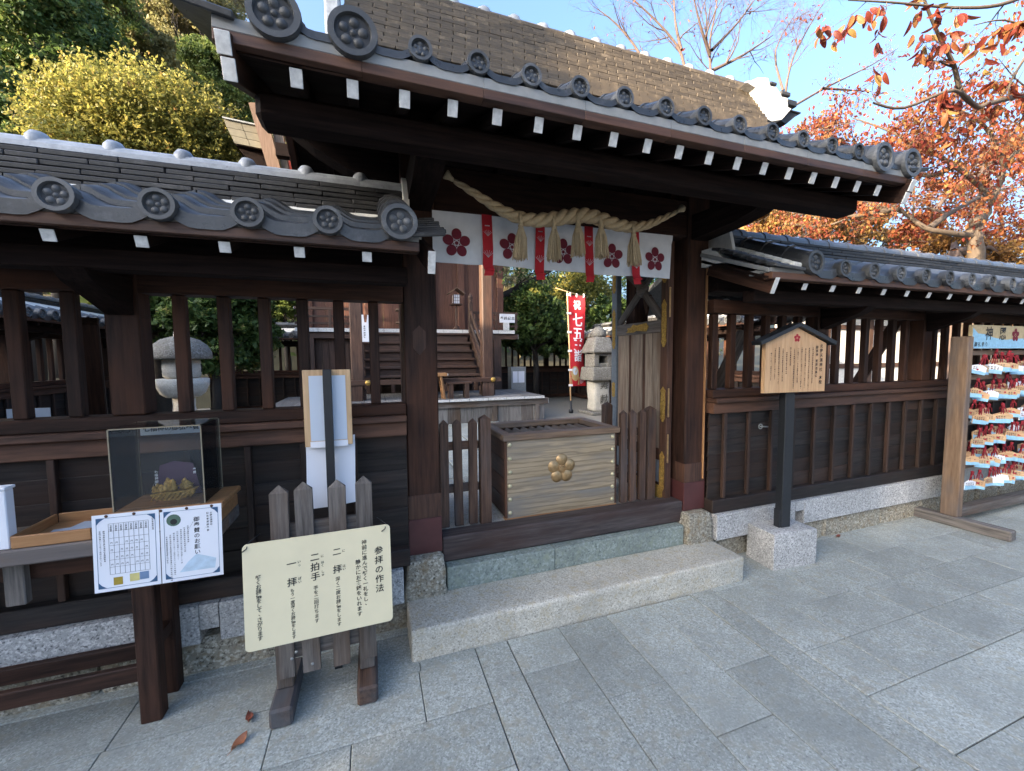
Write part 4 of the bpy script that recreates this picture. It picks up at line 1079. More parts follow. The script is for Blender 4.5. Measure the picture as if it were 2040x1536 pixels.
part('figure', mb.build('figure', [M_GILT]), orn, (-.815, 2.085, .961))

nb_ = thing('notice_sheet', 'pair of laminated blue bordered donation notices hung from the table edge', 'notice', (-.815, 1.945, .812), (R(-2), R(.6), R(.6)), local=True)
for s, x0 in (('a', -.2085), ('b', .0015)):
    sh = box('sheet', nb_, (x0, -.0005, -.150), (x0+.207, .0005, .150), M_PAPER, 0)
    mb = MB(); q = .0012
    for (a, b, c_, d) in ((x0+.012, x0+.195, .1355, .1355+q), (x0+.012, x0+.195, -.1355-q, -.1355), (x0+.012, x0+.012+q, -.1355, .1355), (x0+.195-q, x0+.195, -.1355, .1355)):
        mb.box((a, -.0012, c_), (b, -.0007, d))
    for (cx, cz, sx, sz) in ((x0+.012, .1355, 1, -1), (x0+.195, .1355, -1, -1), (x0+.012, -.1355, 1, 1), (x0+.195, -.1355, -1, 1)):
        mb.add([(cx, -.0014, cz), (cx+sx*.026, -.0014, cz), (cx+sx*.011, -.0014, cz+sz*.011), (cx, -.0014, cz+sz*.026)], [(0, 1, 2, 3)])
    part('printed_border', mb.build('border', [M_INKB]), sh)
    tx_ = MB()
    if s == 'a':
        for i in range(9): tx_.box((-.160+.0155*i, -.0012, -.085), (-.1594+.0155*i, -.0007, .112))
        for j in range(8): tx_.box((-.160, -.0012, -.085+.0282*j), (-.036, -.0007, -.0844+.0282*j))
        for i in range(8):
            vcol(tx_, '北野御祭', -.152+.0155*i, .105, .0062, .0066, 0, -.0012)
            for j in range(2, 6):
                if (i+j) % 5 < 4: put_char(tx_, '円', -.152+.0155*i, .066-.0282*(j-1), .0075, 0, -.0012)
        vcol(tx_, '御神徳御由緒北野天満神社本殿御祭神', -.174, .085, .0062, .0072, 0, -.0012); vcol(tx_, '学問の神様としてあつく信仰されています', -.186, .085, .0062, .0072, 0, -.0012)
        vcol(tx_, '記念事業御由緒', -.022, .118, .0062, .0072, 0, -.0012)
    else:
        vcol(tx_, T_NOTE, .122, .095, .021, .0225, 0, -.0012); vcol(tx_, '北野天満神社', .172, .115, .0085, .0095, 0, -.0012); vcol(tx_, '記念事業御奉賛', .160, .115, .0085, .0118, 0, -.0012)
        for i in range(7): vcol(tx_, SMALL[(i*5) % 25:(i*5) % 25+(9, 13, 18, 15, 22, 24, 14)[i]], .092-.0118*i, .070-.006*i, .0062, .0079, 0, -.0012)
    part('lettering', tx_.build('lettering', [M_INK]), sh)
    mb = MB()
    if s == 'a':
        mb.box((-.150, -.0013, -.128), (-.122, -.0008, -.098), 0); mb.box((-.100, -.0013, -.122), (-.070, -.0008, -.092), 1); mb.box((-.069, -.0013, -.120), (-.040, -.0008, -.090), 2)
    else:
        mb.add(*disc_vf(.046, .100, .024, -.0012, 16), 3); mb.add(*disc_vf(.046, .094, .012, -.0014, 10), 4)
        part('printed_picture', mb.build('picture', [plain('print_gold', (.35, .25, .03)), plain('print_yellow', (.6, .52, .2)), plain('print_navy', (.16, .24, .38)), plain('print_green', (.08, .14, .10)), M_INK]), sh); mb = MB()
        mb.add([(.060, -.0011, -.115), (.18, -.0011, -.115), (.185, -.0011, -.075), (.15, -.0011, -.06), (.118, -.0011, -.048), (.09, -.0011, -.075)], [(0, 1, 2, 3, 4, 5)], 5)
    part('printed_picture', mb.build('picture', [plain('print_gold', (.35, .25, .03)), plain('print_yellow', (.6, .52, .2)), plain('print_navy', (.16, .24, .38)), plain('print_green', (.08, .14, .10)), M_INK, plain('print_wash', (.50, .62, .72))]), sh)
for k in range(5):
    mb = MB(); dome(mb, 0, 0, .006, 0, .003, 0, 8, 2); part('pin', mb.build('pin', [W_BROWN(0)]) if k == 0 else pinm, nb_, (-.165+.085*k, -.001, .143))
    if k == 0: pinm = bpy.data.objects['pin'].data

# ================================================================ signboard at the right
sg = thing('shrine_signboard', 'roofed wooden information signboard on a black post in a granite block', 'signboard', (2.90, 2.16, 0), (0, 0, R(-4)), local=True)
me, c = rough_block((-.20, -.115, -.01), (.20, .125, .262), M_GRAN, jit=.0012, bev=.006, n=3); part('stone_base', me, sg, c)
box('post', sg, (-.043, -.030, .262), (.043, .030, 1.30), M_BLACK, .004, 2)
box('post_collar', sg, (-.058, -.025, .262), (-.044, .025, .40), M_BLACK, .003)
mb = MB(); mb.prism([(-.278, 1.282), (.278, 1.282), (.278, 1.635), (0, 1.748), (-.278, 1.635)], -.062, -.032); part('panel', mb.build('panel', [W_SIGN(2)]), sg)
for s in (-1, 1):
    a = Vector((0, -.047, 1.768)); b = Vector((s*.345, -.047, 1.634)); beam('roof_board', sg, a, b, .085, .030, M_BLACK, .003)
tx_ = MB(); y = -.0635
vcol(tx_, '北野天満神社　本殿', .232, 1.615, .030, .0345, 0, y); vcol(tx_, '御祭神　菅原道真公', .190, 1.605, .0245, .027, 0, y)
src = SMALL*3
for i in range(12):
    n_ = (20, 23, 22, 23, 19, 22, 10, 12, 18, 20, 17, 15)[i]; z = 1.60-.004*(i % 3)-(.03 if i in (7, 11) else 0)
    vcol(tx_, src[i*7:i*7+n_], .152-.0345*i, z, .0125, .0133, 0, y)
part('lettering', tx_.build('lettering', [M_INK]), sg)
mb = MB(); plum(mb, .030, -.0635, 0, 0, 0, 1.672, 10, True, False); part('plum_crest', mb.build('crest', [M_INKR]), sg)

# ================================================================ votive plaque rack
rk = thing('plaque_rack', 'tall wooden rack of hanging votive plaques with painted header board', 'rack', (5.6, 2.10, 0))
box('post', rk, (4.905, 2.045, .085), (4.985, 2.165, 1.70), W_RACK, .006, 2); box('post', rk, (7.25, 2.045, .085), (7.33, 2.165, 1.70), W_RACK, .006, 2)
for x in (4.945, 7.29): 
    o = part('foot', boxm(.10, .62, .085, W_GREY, .008, 1), rk, (x-.01, 2.03, .043), (0, 0, R(4)))
box('floor_rail', rk, (5.0, 2.06, .07), (7.24, 2.15, .15), W_GREY, .006)
BZ = [1.555, 1.335, 1.125, .925, .725, .525]
for z in BZ: box('cross_bar', rk, (4.986, 2.085, z-.022), (7.249, 2.13, z+.022), W_RACK, .004)
box('back_board', rk, (5.0, 2.14, .30), (7.24, 2.155, .52), M_STEELG, .003)
hb = box('header_board', rk, (4.965, 2.050, 1.592), (7.3, 2.078, 1.80), plain('header_tan', (.46, .36, .20), .6), .003)
mb = MB(); mb.add([(4.968, 2.0485, 1.594), (7.3, 2.0485, 1.594), (7.3, 2.0485, 1.66), (6.4, 2.0485, 1.66), (6.1, 2.0485, 1.68), (5.75, 2.0485, 1.685), (5.5, 2.0485, 1.672), (5.3, 2.0485, 1.69), (5.15, 2.0485, 1.72), (5.05, 2.0485, 1.725), (4.968, 2.0485, 1.775)], [tuple(range(11))])
part('painted_sky', mb.build('painted_sky', [M_SKYB]), hb)
tx_ = MB()
for c_, x in zip(T_EMA, (5.22, 5.44, 5.86, 6.12)): put_char(tx_, c_, x, 1.725, .125, 0, 2.047)
for i, c_ in enumerate('御礼参り'): put_char(tx_, c_, 5.02+.055*i, 1.630, .045, 0, 2.047)
part('lettering', tx_.build('lettering', [M_INK]), hb)
mb = MB(); plum(mb, .062, 2.047, 0, 0, 5.655, 1.715, 14, True, False, .40, .6); part('plum_crest', mb.build('crest', [M_BURG]), hb)
def plaque_mesh(m0, seed):
    rd = random.Random(seed); mb = MB(); w_, h = .060, .088
    poly = [(-w_, -h), (w_, -h), (w_, -.022), (0, 0), (-w_, -.022)]; bl0 = rd.uniform(.024, .040)
    mb.prism(poly, -.004, .004, 0)
    bl = -h+bl0; mb.add([(-w_, -.0046, -h), (w_, -.0046, -h), (w_, -.0046, bl-.006), (.015, -.0046, bl), (-.02, -.0046, bl-.004), (-w_, -.0046, bl+.006)], [tuple(range(6))], 1)
    for k in range(rd.randint(1, 3)): mb.add(*disc_vf(rd.uniform(-.045, .045), rd.uniform(-.05, -.03), rd.uniform(.005, .010), -.0048, 7), 2)
    for k in range(rd.randint(2, 5)):
        for q in range(2): put_char(mb, SMALL[(seed*7+k*3+q) % len(SMALL)], -.042+.019*k, -.030-.016*q, .014, 3, -.0049)
    return mb.build('plaque', [m0, M_SKYB, M_INKR, M_INK])
PM = [[plaque_mesh(m_, 3*i_+j_) for j_ in range(4)] for i_, m_ in enumerate((W_PALE(0), W_SIGN(0), M_PAPER))]
cm_ = MB(); cm_.tube([(-.008, -.002, .0), (-.005, -.006, .05), (0, -.004, .078)], .004, 5, caps=False); cm_.tube([(.008, -.002, .0), (.005, -.006, .05), (0, -.004, .078)], .004, 5, caps=False)
cm_.lathe([(.004, -.008), (.012, 0), (.010, .012), (.014, .020), (.004, .03)], 7, M=Matrix.Translation((0, -.012, .066)))
for s in (-1, 1): cm_.tube([(0, -.014, .07), (s*.016, -.02, .05), (s*.020, -.018, .022)], [.004, .003, .004], 5)
cordm = cm_.build('cord', [M_REDDEEP])
ORD = ['first', 'second', 'third', 'fourth', 'fifth', 'sixth', 'seventh', 'eighth', 'ninth', 'tenth', 'eleventh', 'twelfth', 'thirteenth']
RW = ['top', 'second', 'third', 'fourth', 'fifth', 'lowest']
rd = random.Random(21)
def plaque(x, y, z, yaw, roll, k, label):
    t = thing('votive_plaque', label, 'votive plaque', (x, y, z), (R(rd.uniform(-7, 3)), roll, yaw), 'votive plaques on the rack', True)
    part('board', rd.choice(PM[k]), t); part('cord', cordm, t, (0, 0, -.008)); return t
KIND = ['pale wooden', 'honey brown', 'white painted']
for r_, z in enumerate(BZ):
    x = 5.035+rd.uniform(0, .03); i = 0
    while x < 6.28 and i < 13:
        k = rd.choices((0, 1, 2), (5, 3, 4 if r_ == 0 else 1))[0]
        plaque(x, 2.052-rd.uniform(0, .05), z-.078-rd.uniform(0, .045), R(rd.gauss(-32, 18)), R(rd.gauss(0, 7)), k, f'{KIND[k]} votive plaque with blue hem, {ORD[i]} from the post in the {RW[r_]} row')
        if rd.random() < .5:
            k2 = rd.choices((0, 1, 2), (5, 4, 1))[0]; plaque(x+rd.uniform(.01, .04), 2.068+rd.uniform(0, .012), z-.07+rd.uniform(-.01, .025), R(rd.gauss(-12, 10)), R(rd.gauss(0, 9)), k2, f'{KIND[k2]} votive plaque half hidden behind the {ORD[i]} one from the post, {RW[r_]} row')
        x += rd.uniform(.08, .13); i += 1
# a few fallen leaves
def fallen(x, y, s, rz, label, m):
    V = []; n_ = 7
    for i in range(n_):
        t = i/(n_-1); w_ = .26*math.sin(math.pi*min(.98, t*.92+.06))**.8
        V += [((t-.5)*s, -w_*s, .006+.018*abs(t-.5)*2*s/.06), ((t-.5)*s, 0, .002+.010*abs(t-.5)), ((t-.5)*s, w_*s, .008+.012*t)]
    F = [(3*i+q, 3*i+3+q, 3*i+4+q, 3*i+1+q) for i in range(n_-1) for q in (0, 1)]
    lf = thing('fallen_leaf', label, 'leaf', (x, y, 0), (0, 0, rz), 'fallen leaves on the paving', True)
    part('blade', mesh('blade', V, F, m, None, True), lf)
    mb = MB(); mb.tube([(-s*.5, 0, .007), (-s*.75, .004, .003)], .0012, 4); part('stalk', mb.build('stalk', [m]), lf)
LFM = plain('fallen_red_leaf', (.22, .062, .035), .55, var=.1, sc=60); LFO = plain('fallen_orange_leaf', (.34, .13, .06), .55, sc=60)
p = at(497, 1432, 1.0); 
def gnd(px, py):
    d = CF+CR*((px-1020)/FPX)-CU*((py-768)/FPX); return CC+d*(-CAM_H/d.z)
g = gnd(497, 1433); fallen(g.x, g.y, .058, R(-80), 'curled dark red leaf lying nearest the picket stand', LFM)
g = gnd(478, 1481); fallen(g.x, g.y, .075, R(60), 'long orange brown leaf lying on the paving in front of the stand', LFO)
g = gnd(1670, 1070); fallen(g.x, g.y, .05, R(10), 'small dark leaf on the paving beside the granite sign block', LFM)

# ================================================================ the court: its three other walls
def wallframe(M): 
    return M
def court_wall(label, M, x0, x1, seed, posts, step=.2):
    T = bpy.data.objects.new('court_wall', None); link(T, None, M @ Matrix.Translation(((x0+x1)/2, 2.42, 0))); FR[T] = M
    tag(T, label, 'wall', 'tiled walls round the court')
    n = int((x1-x0)/.25)
    bars = [x0+.12+.19*k for k in range(int((x1-x0)/.19)) if all(abs(x0+.12+.19*k-p) > .12 for p in posts)]
    roofed_wall(T, x0, x1, 1, dict(seed=seed, detail=0, plinth=False, strips=[], battens=[x0+.25*k for k in range(1, n)], bars=bars, posts=posts,
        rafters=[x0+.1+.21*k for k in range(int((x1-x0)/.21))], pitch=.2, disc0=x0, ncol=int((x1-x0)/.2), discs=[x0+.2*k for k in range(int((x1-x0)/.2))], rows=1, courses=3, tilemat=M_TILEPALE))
    return T
court_wall('dark lattice wall with tile roof along the left side of the court', Matrix.Translation((-1.73, 0, 0)) @ Matrix.Rotation(R(90), 4, 'Z'), 3.2, 10.9, 31, [5.0, 6.6, 8.4])
court_wall('dark lattice wall with tile roof across the back of the court', Matrix.Translation((0, 8.65, 0)), -3.5, 6.4, 32, [-2.9, -1.0, 1.0, 3.0, 4.9])
court_wall('sunlit tile roofed wall at the right side of the court', Matrix.Translation((3.42, 0, 0)) @ Matrix.Rotation(R(-90), 4, 'Z'), -10.9, -4.5, 33, [-9, -7, -5])
ob_ = thing('outbuilding', 'sunlit pale plastered outbuilding with timber posts beyond the right wall', 'building', (11, 6.2, .3))
box('wall', ob_, (7.9, 6.1, .3), (14.5, 6.2, 2.9), M_PLASTER, .01)
for x in (7.9, 9.3, 10.7, 12.1, 13.5): box('post', ob_, (x-.07, 6.05, .3), (x+.07, 6.099, 2.9), W_HALL, .005, 2)
for z in (.45, 1.25, 2.1): box('rail', ob_, (7.9, 6.06, z), (14.5, 6.098, z+.10), W_HALL, .005)
part('roof', xprism([(5.3, 2.75), (8.2, 4.0), (11.2, 2.75), (11.2, 2.9), (8.2, 4.15), (5.3, 2.9)], 7.5, 15, M_TILE), ob_)

# ================================================================ hall
hall = thing('shrine_hall', 'dark red timber worship hall with steps and white edged veranda beyond the gate', 'hall', (1, 9.8, .35))
H = lambda nm, lo, hi, m, **k: box(nm, hall, lo, hi, m, **k)
x = -1.55; k = 0
while x < 3.1:                                   # deck in front of the steps
    b = min(x+.355, 3.12); d = H('deck_plank', (x+.003, 7.105, .775), (b-.003, 8.9, .822), W_DECK, bev=.003, axis=1)
    box('plank_end', d, (x+.004, 7.098, .777), (b-.004, 7.104, .820), M_WHITE, .001); x += .355
H('deck_beam', (-1.55, 7.16, .66), (3.22, 7.26, .774), W_GREY); box('beam_end', hall, (3.2205, 7.165, .665), (3.2265, 7.255, .77), M_WHITE, .001)
for k in range(20):
    x = -1.55+.235*k; H('deck_skirt_board', (x+.002, 7.20, .35), (x+.233, 7.215, .66), W_DECK if k % 3 else W_GREY, axis=2)
for x in (-1.5, -.3, .9, 2.1, 2.95): H('deck_post', (x, 7.165, .35), (x+.09, 7.195, .66), W_GREY)
H('foot_beam', (-.40, 7.45, 1.095), (2.36, 7.60, 1.178), W_HALL)
for x in (-.27, .9, 2.1): H('beam_block', (x-.10, 7.47, .822), (x+.12, 7.60, 1.094), W_HALL)
for x in (-.06, 2.20):
    mb = MB(); mb.lathe([(.052, 0), (.052, .012), (.03, .022), (.012, .03), (.004, .034)], 6, M=Euler((R(90), 0, 0)).to_matrix().to_4x4()); part('boss', mb.build('boss', [M_GOLD]), hall, (x, 7.449, 1.137))
for x in (-.225, 2.155):
    H('pillar', (x-.108, 7.62, 1.0), (x+.108, 7.84, 5.0), W_HALL, bev=.02, axis=2)
    H('pillar_foot', (x-.13, 7.60, .822), (x+.13, 7.86, 1.0), W_HALL, bev=.01)
for k, z in enumerate((2.10, 1.90, 1.725, 1.555, 1.40, 1.24)):
    y = 8.86-.19*k
    H('step_tread', (-.12, y-.03, z-.045), (2.06, y+.26, z), W_HALL, bev=.006)
    if k < 5: H('step_riser', (-.10, y+.02, z-.19), (2.04, y+.04, z-.046), W_HALL, bev=.002, axis=0)
for x in (.35, 1.35, 1.95): H('step_strut', (x, 7.93, .9), (x+.07, 7.99, 1.195), W_HALL)
x = -1.40
while x < 3.1:                                   # veranda floor with white painted edge
    b = min(x+.42, 3.2); d = H('veranda_plank', (x+.002, 9.01, 2.105), (b-.002, 9.8, 2.185), W_HALL, axis=1)
    box('plank_end', d, (x+.003, 9.0, 2.107), (b-.003, 9.0095, 2.183), M_WHITE, .001); x += .42
H('veranda_beam', (-1.35, 9.06, 1.98), (3.3, 9.16, 2.10), W_HALL); box('beam_end', hall, (3.3005, 9.065, 1.985), (3.308, 9.155, 2.095), M_WHITE, .001)
for x in (-1.25, 2.70): H('veranda_post', (x, 9.05, .35), (x+.18, 9.2, 1.98), W_HALL, axis=2)
for k in range(9):
    x = -1.2+.13*k; H('underfloor_board', (x, 9.22, .5), (x+.127, 9.235, 2.1), W_HALL, axis=2)
for k in range(5): x = 2.2+.12*k; H('underfloor_board', (x, 9.22, .5), (x+.117, 9.235, 2.1), W_HALL, axis=2)
for (x0, x1) in ((-1.40, -.15), (2.2, 3.3)):     # veranda railing
    for z, h in ((2.26, .045), (2.40, .04), (2.55, .055)): H('railing', (x0, 9.04, z), (x1, 9.09, z+h), W_HALL)
    for q in range(3): xx = x0+.06+(x1-x0-.14)*q/2; H('railing_post', (xx, 9.035, 2.186), (xx+.05, 9.095, 2.55), W_HALL, axis=2)
box('beam_end', hall, (-1.406, 9.04, 2.55), (-1.4005, 9.09, 2.606), M_WHITE, 0)
for x in (-.17, 2.13):                           # stair rails with onion finials
    H('newel', (x-.045, 8.88, 2.1), (x+.045, 8.97, 2.78), W_HALL, bev=.01, axis=2)
    mb = MB(); mb.lathe([(.03, 0), (.045, .02), (.045, .05), (.03, .06), (.05, .09), (.055, .13), (.03, .18), (.006, .22)], 12); part('finial', mb.build('finial', [W_HALL(2)]), hall, (x, 8.925, 2.775))
    for dz, w_ in ((.45, .07), (.18, .05)): beam('stair_rail', hall, (x, 8.90, 2.12+dz), (x+.02, 7.75, 1.13+dz), .05, w_, W_HALL, .01)
    beam('stringer', hall, (x, 9.0, 2.06), (x, 7.70, 1.05), .05, .20, W_HALL, .005)
for k in range(11):                              # boarded front wall
    x = -1.3+.40*k
    H('wall_board', (x+.002, 9.80, 2.186), (x+.398, 9.83, 5.2), W_HALLRED, axis=2)
for x in (-1.32, -.1, 1.32, 2.02, 3.0): H('wall_post', (x, 9.74, 2.186), (x+.17, 9.90, 5.3), W_HALLRED, bev=.01, axis=2)
H('wall_panel', (-1.5, 9.85, 5.1), (3.3, 9.95, 6.6), W_VERM)
for x in (-1.2, -.35, .10, .62, 1.6): H('upper_post', (x, 9.2, 5.0), (x+.12, 9.35, 6.6), W_VERM, axis=2)
H('upper_beam', (-1.5, 9.15, 5.0), (3.3, 9.4, 5.16), W_DARK)
H('eave_purlin', (-1.5, 8.05, 5.55), (3.6, 8.25, 5.75), W_BLACK); H('bracket_beam', (-1.35, 7.65, 4.85), (2.4, 7.80, 5.05), W_BLACK)
part('roof', xprism([(7.4, 5.72), (11.3, 7.35), (15.2, 5.72), (15.2, 5.92), (11.3, 7.62), (7.4, 5.92)], -1.30, 4.4, M_TILE), hall)
def poly_at(name, pts, y0, y1, m, parent, Y=8.0):
    P = [at(a, b, Y) for a, b in pts]; mb = MB(); mb.prism([(p.x, p.z) for p in P], y0, y1); return part(name, mb.build(name, [m]), parent)
poly_at('barge_board', [(500, 215), (528, 215), (563, 345), (538, 345)], 7.85, 8.02, W_BARGE(2), hall)
poly_at('barge_board', [(530, 215), (556, 215), (578, 345), (565, 345)], 7.9, 8.05, W_GREY(2), hall)
wing = thing('side_roof', 'pale plate clad roof edge showing left of the hall barge board', 'roof', (-1.8, 8.4, 0))
cu_ = plain('clad_plate', (.17, .15, .10), .6, .1, var=.12, sc=8)
rowsP = [((446, 238), (512, 252), (517, 268), (452, 254)), ((453, 255), (518, 269), (522, 284), (460, 270)), ((461, 271), (523, 285), (527, 298), (468, 286))]
for (a, b, c_, d) in rowsP:
    for t0, t1 in ((0, .52), (.535, 1)):
        f = lambda p, q, t: (p[0]+(q[0]-p[0])*t, p[1]+(q[1]-p[1])*t)
        poly_at('clad_plate', [f(a, b, t0), f(a, b, t1), f(d, c_, t1), f(d, c_, t0)], 7.98, 8.03, cu_, wing)
poly_at('cover_strip', [(444, 235), (513, 250), (512, 252.5), (445, 238)], 7.95, 9.6, M_STEELG, wing)
poly_at('soffit', [(447, 240), (512, 254), (527, 298), (468, 287)], 8.04, 9.6, W_BLACK(1), wing)
poly_at('bracket', [(472, 290), (527, 300), (540, 345), (500, 318)], 8.1, 8.6, W_BLACK(1), wing)
poly_at('side_wall', [(500, 300), (545, 300), (560, 400), (515, 400)], 8.4, 9.6, W_BLACK(2), wing)

def lantern_post(x, y, z, label):
    t = thing('wooden_lantern', label, 'lantern', (x, y, z))
    mb = MB(); mb.lathe([(.10, 0), (.10, .02), (.05, .09), (.028, .10)], 4); part('base', mb.build('base', [W_HALL(2)]), t, (x, y, z), (0, 0, R(45)))
    box('pole', t, (x-.022, y-.022, z+.09), (x+.022, y+.022, z+.56), W_HALL)
    box('shelf', t, (x-.12, y-.12, z+.56), (x+.12, y+.12, z+.585), W_HALL)
    for sx in (-1, 1):
        for sy in (-1, 1): box('lantern_post', t, (x+sx*.075-.012, y+sy*.075-.012, z+.585), (x+sx*.075+.012, y+sy*.075+.012, z+.79), W_HALL)
    box('paper_pane', t, (x-.068, y-.07, z+.59), (x+.068, y+.07, z+.785), M_PAPER, 0)
    for q in (-.023, .023): box('glazing_bar', t, (x+q-.004, y-.076, z+.59), (x+q+.004, y-.071, z+.785), W_HALL, 0); 
    for q in (.65, .715): box('glazing_bar', t, (x-.068, y-.077, z+q), (x+.068, y-.0715, z+q+.007), W_HALL, 0)
    for s in (-1, 1): beam('roof_board', t, (x, y, z+.93), (x+s*.19, y, z+.80), .30, .02, W_RACK, .002)
    return t
lantern_post(1.86, 9.18, 2.186, 'small wooden lantern with white panes on the hall veranda')
bn = thing('low_bench', 'low dark wooden bench at the foot of the hall steps', 'bench', (1.5, 7.3, .822))
box('seat', bn, (1.27, 7.22, 1.085), (1.73, 7.44, 1.12), W_HALL)
for x in (1.31, 1.60): box('leg', bn, (x, 7.23, .822), (x+.08, 7.42, 1.084), W_HALL, axis=2)
stl = thing('orange_stool', 'orange varnished trestle stand with splayed leg on the hall deck', 'stand', (1.13, 7.25, .822))
box('top', stl, (.95, 7.15, 1.235), (1.27, 7.40, 1.29), W_HONEY); box('edge_strip', stl, (1.271, 7.15, 1.245), (1.285, 7.40, 1.28), M_WHITE, .001)
for (a, b) in ((.98, .90), (1.16, 1.22)):
    for y in (7.18, 7.36): beam('leg', stl, (a, y, 1.236), (b, y+.02, .825), .035, .035, W_HONEY)
pn = thing('pillar_notice', 'long white paper notice hung on the left hall pillar', 'notice', (-.05, 7.6, 1.9))
p0 = at(720, 627, 7.6); p1 = at(737, 681, 7.6)
mb = MB(); w_ = p1.x-p0.x; mb.prism([(p0.x, p1.z), (p1.x, p1.z), (p1.x, p0.z), (p1.x-.03, p0.z), (p0.x+w_*.62, p0.z-.13), (p0.x+w_*.35, p0.z-.13), (p0.x+.03, p0.z), (p0.x, p0.z)], 7.596, 7.60); part('sheet', mb.build('sheet', [M_PAPER]), pn)
tx_ = MB(); vcol(tx_, '本殿奉献御礼', (p0.x+p1.x)/2-.02, p0.z-.20, .034, .038, 0, 7.594); part('lettering', tx_.build('lettering', [M_INK]), pn)
os_ = thing('offering_stand', 'small tiered wooden offering stand on the veranda behind the steps', 'stand', (.95, 9.3, 2.186))
for z in (2.32, 2.60): box('shelf', os_, (.55, 9.2, z), (1.16, 9.5, z+.035), W_RACK)
for x in (.60, .84, 1.08): box('leg', os_, (x, 9.3, 2.186), (x+.05, 9.36, 2.60), W_HALL)
wb = thing('veranda_notice', 'white lettered box sign at the right end of the veranda', 'sign', (2.95, 9.0, 2.19))
box('panel', wb, (2.83, 8.99, 2.36), (3.20, 9.02, 2.56), M_PAPER, .002); box('foot', wb, (2.92, 8.985, 2.187), (3.06, 9.03, 2.36), M_WHITE, .002)
tx_ = MB()
for i, c_ in enumerate('奉献記念'): put_char(tx_, c_, 2.88+.09*i, 2.46, .08, 0, 8.988)
part('lettering', tx_.build('lettering', [M_INK]), wb)

# ================================================================ stone lanterns
LX, LY = -2.18, 6.0
sl_ = thing('stone_lantern', 'pale rounded stone lantern with domed cap behind the left lattice', 'stone lantern', (LX, LY, .35))
for nm, prof, m, sq in (('cap', [(.30, 1.570), (.312, 1.585), (.305, 1.66), (.265, 1.74), (.19, 1.805), (.09, 1.84), (.04, 1.85)], M_MOSSST, 0), ('finial', [(.04, 1.82), (.065, 1.85), (.06, 1.90), (.03, 1.95), (.005, 1.965)], M_PALEST, 0),
    ('fire_box', [(.15, 1.335), (.185, 1.36), (.195, 1.46), (.185, 1.555), (.16, 1.575)], M_PALEST, 0), ('tray_stone', [(.17, 1.11), (.22, 1.15), (.262, 1.25), (.268, 1.325), (.25, 1.335)], M_PALEST, 0), ('shaft', [(.165, .42), (.15, .7), (.118, 1.0), (.125, 1.11)], M_PALEST, 0), ('foot_stone', [(.33, .35), (.33, .42), (.2, .43)], M_MOSSST, 0)):
    mb = MB(); mb.lathe(prof, 20 if nm != 'shaft' else 6); part(nm, mb.build(nm, [m]), sl_, (LX, LY, 0))
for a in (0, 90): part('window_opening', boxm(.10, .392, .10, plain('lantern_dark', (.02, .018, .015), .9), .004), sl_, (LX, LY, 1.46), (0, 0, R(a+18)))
LX, LY = 4.56, 7.55
s2 = thing('stone_lantern', 'tall mossy stone lantern with engraved shaft beyond the red banner', 'stone lantern', (LX, LY, .35))
me, c = rough_block((LX-.29, LY-.29, 1.63), (LX+.29, LY+.29, 1.96), M_MOSSST, (.12, .12), .006, .04, 2, 31); part('cap', me, s2, c)
mb = MB(); mb.lathe([(.12, 1.95), (.17, 2.0), (.15, 2.1), (.08, 2.17), (.01, 2.2)], 12); part('finial', mb.build('finial', [M_MOSSST]), s2, (LX, LY, 0))
for (a, b, c_, d) in ((-.22, -.10, -.20, .20), (.10, .22, -.20, .20)): box('fire_box_post', s2, (LX+a, LY+c_, 1.34), (LX+b, LY+d, 1.63), M_MOSSST, .012)
box('fire_box_sill', s2, (LX-.0995, LY-.19, 1.34), (LX+.0995, LY+.19, 1.42), M_MOSSST, .008); box('fire_box_head', s2, (LX-.0995, LY-.19, 1.57), (LX+.0995, LY+.19, 1.63), M_MOSSST, .008)
box('fire_box_back', s2, (LX-.0995, LY+.1, 1.42), (LX+.0995, LY+.14, 1.57), W_BLACK, .002)
me, c = rough_block((LX-.30, LY-.28, 1.06), (LX+.30, LY+.28, 1.34), M_MOSSST, (.02, .02), .006, .03, 2, 32); part('tray_stone', me, s2, c)
me, c = rough_block((LX-.19, LY-.17, .40), (LX+.19, LY+.17, 1.07), M_PALEST, (.0, .0), .006, .06, 2, 33); part('shaft', me, s2, c)
box('foot_stone', s2, (LX-.32, LY-.32, .35), (LX+.32, LY+.32, .41), M_MOSSST, .02)
tx_ = MB(); vcol(tx_, '奉献', LX+.03, .92, .20, .25, 0, LY-.186); part('lettering', tx_.build('lettering', [plain('engraving', (.13, .12, .10), .9)]), s2)

# banner
BX, BY = 4.04, 7.8
bn2 = thing('festival_banner', 'tall red festival banner with white lettering on a bamboo pole', 'banner', (BX, BY, .35))
mb = MB(); mb.tube([(BX+.0, BY, .36), (BX-.03, BY, 1.6), (BX-.09, BY, 2.93)], .016, 7); part('pole', mb.build('pole', [W_PALE(2)]), bn2)
mb = MB(); mb.tube([(BX-.36, BY, 2.99), (BX+.26, BY, 2.85)], .008, 6); part('cross_bar', mb.build('cross_bar', [W_PALE(0)]), bn2)
mb = MB(); mb.lathe([(.05, .35), (.05, .42), (.025, .44), (.022, .62)], 10); part('pole_socket', mb.build('socket', [M_BLACK]), bn2, (BX, BY, 0))
def bpt(u, v):                                   # u across 0..1, v down 0..1
    z = 2.86-.02*u-1.93*v; xl = BX-.045-.05*(1-v)+.0+.03; w_ = .36+.22*v**2
    return Vector((xl+w_*u*(.86+.14*math.cos(v*3)), BY-.02+.05*math.sin(u*4+v*5)*u+.06*u*v, z+.04*math.sin(v*9)*u*.4))
nx, nz = 10, 36; V = [bpt(i/nx, j/nz) for j in range(nz+1) for i in range(nx+1)]
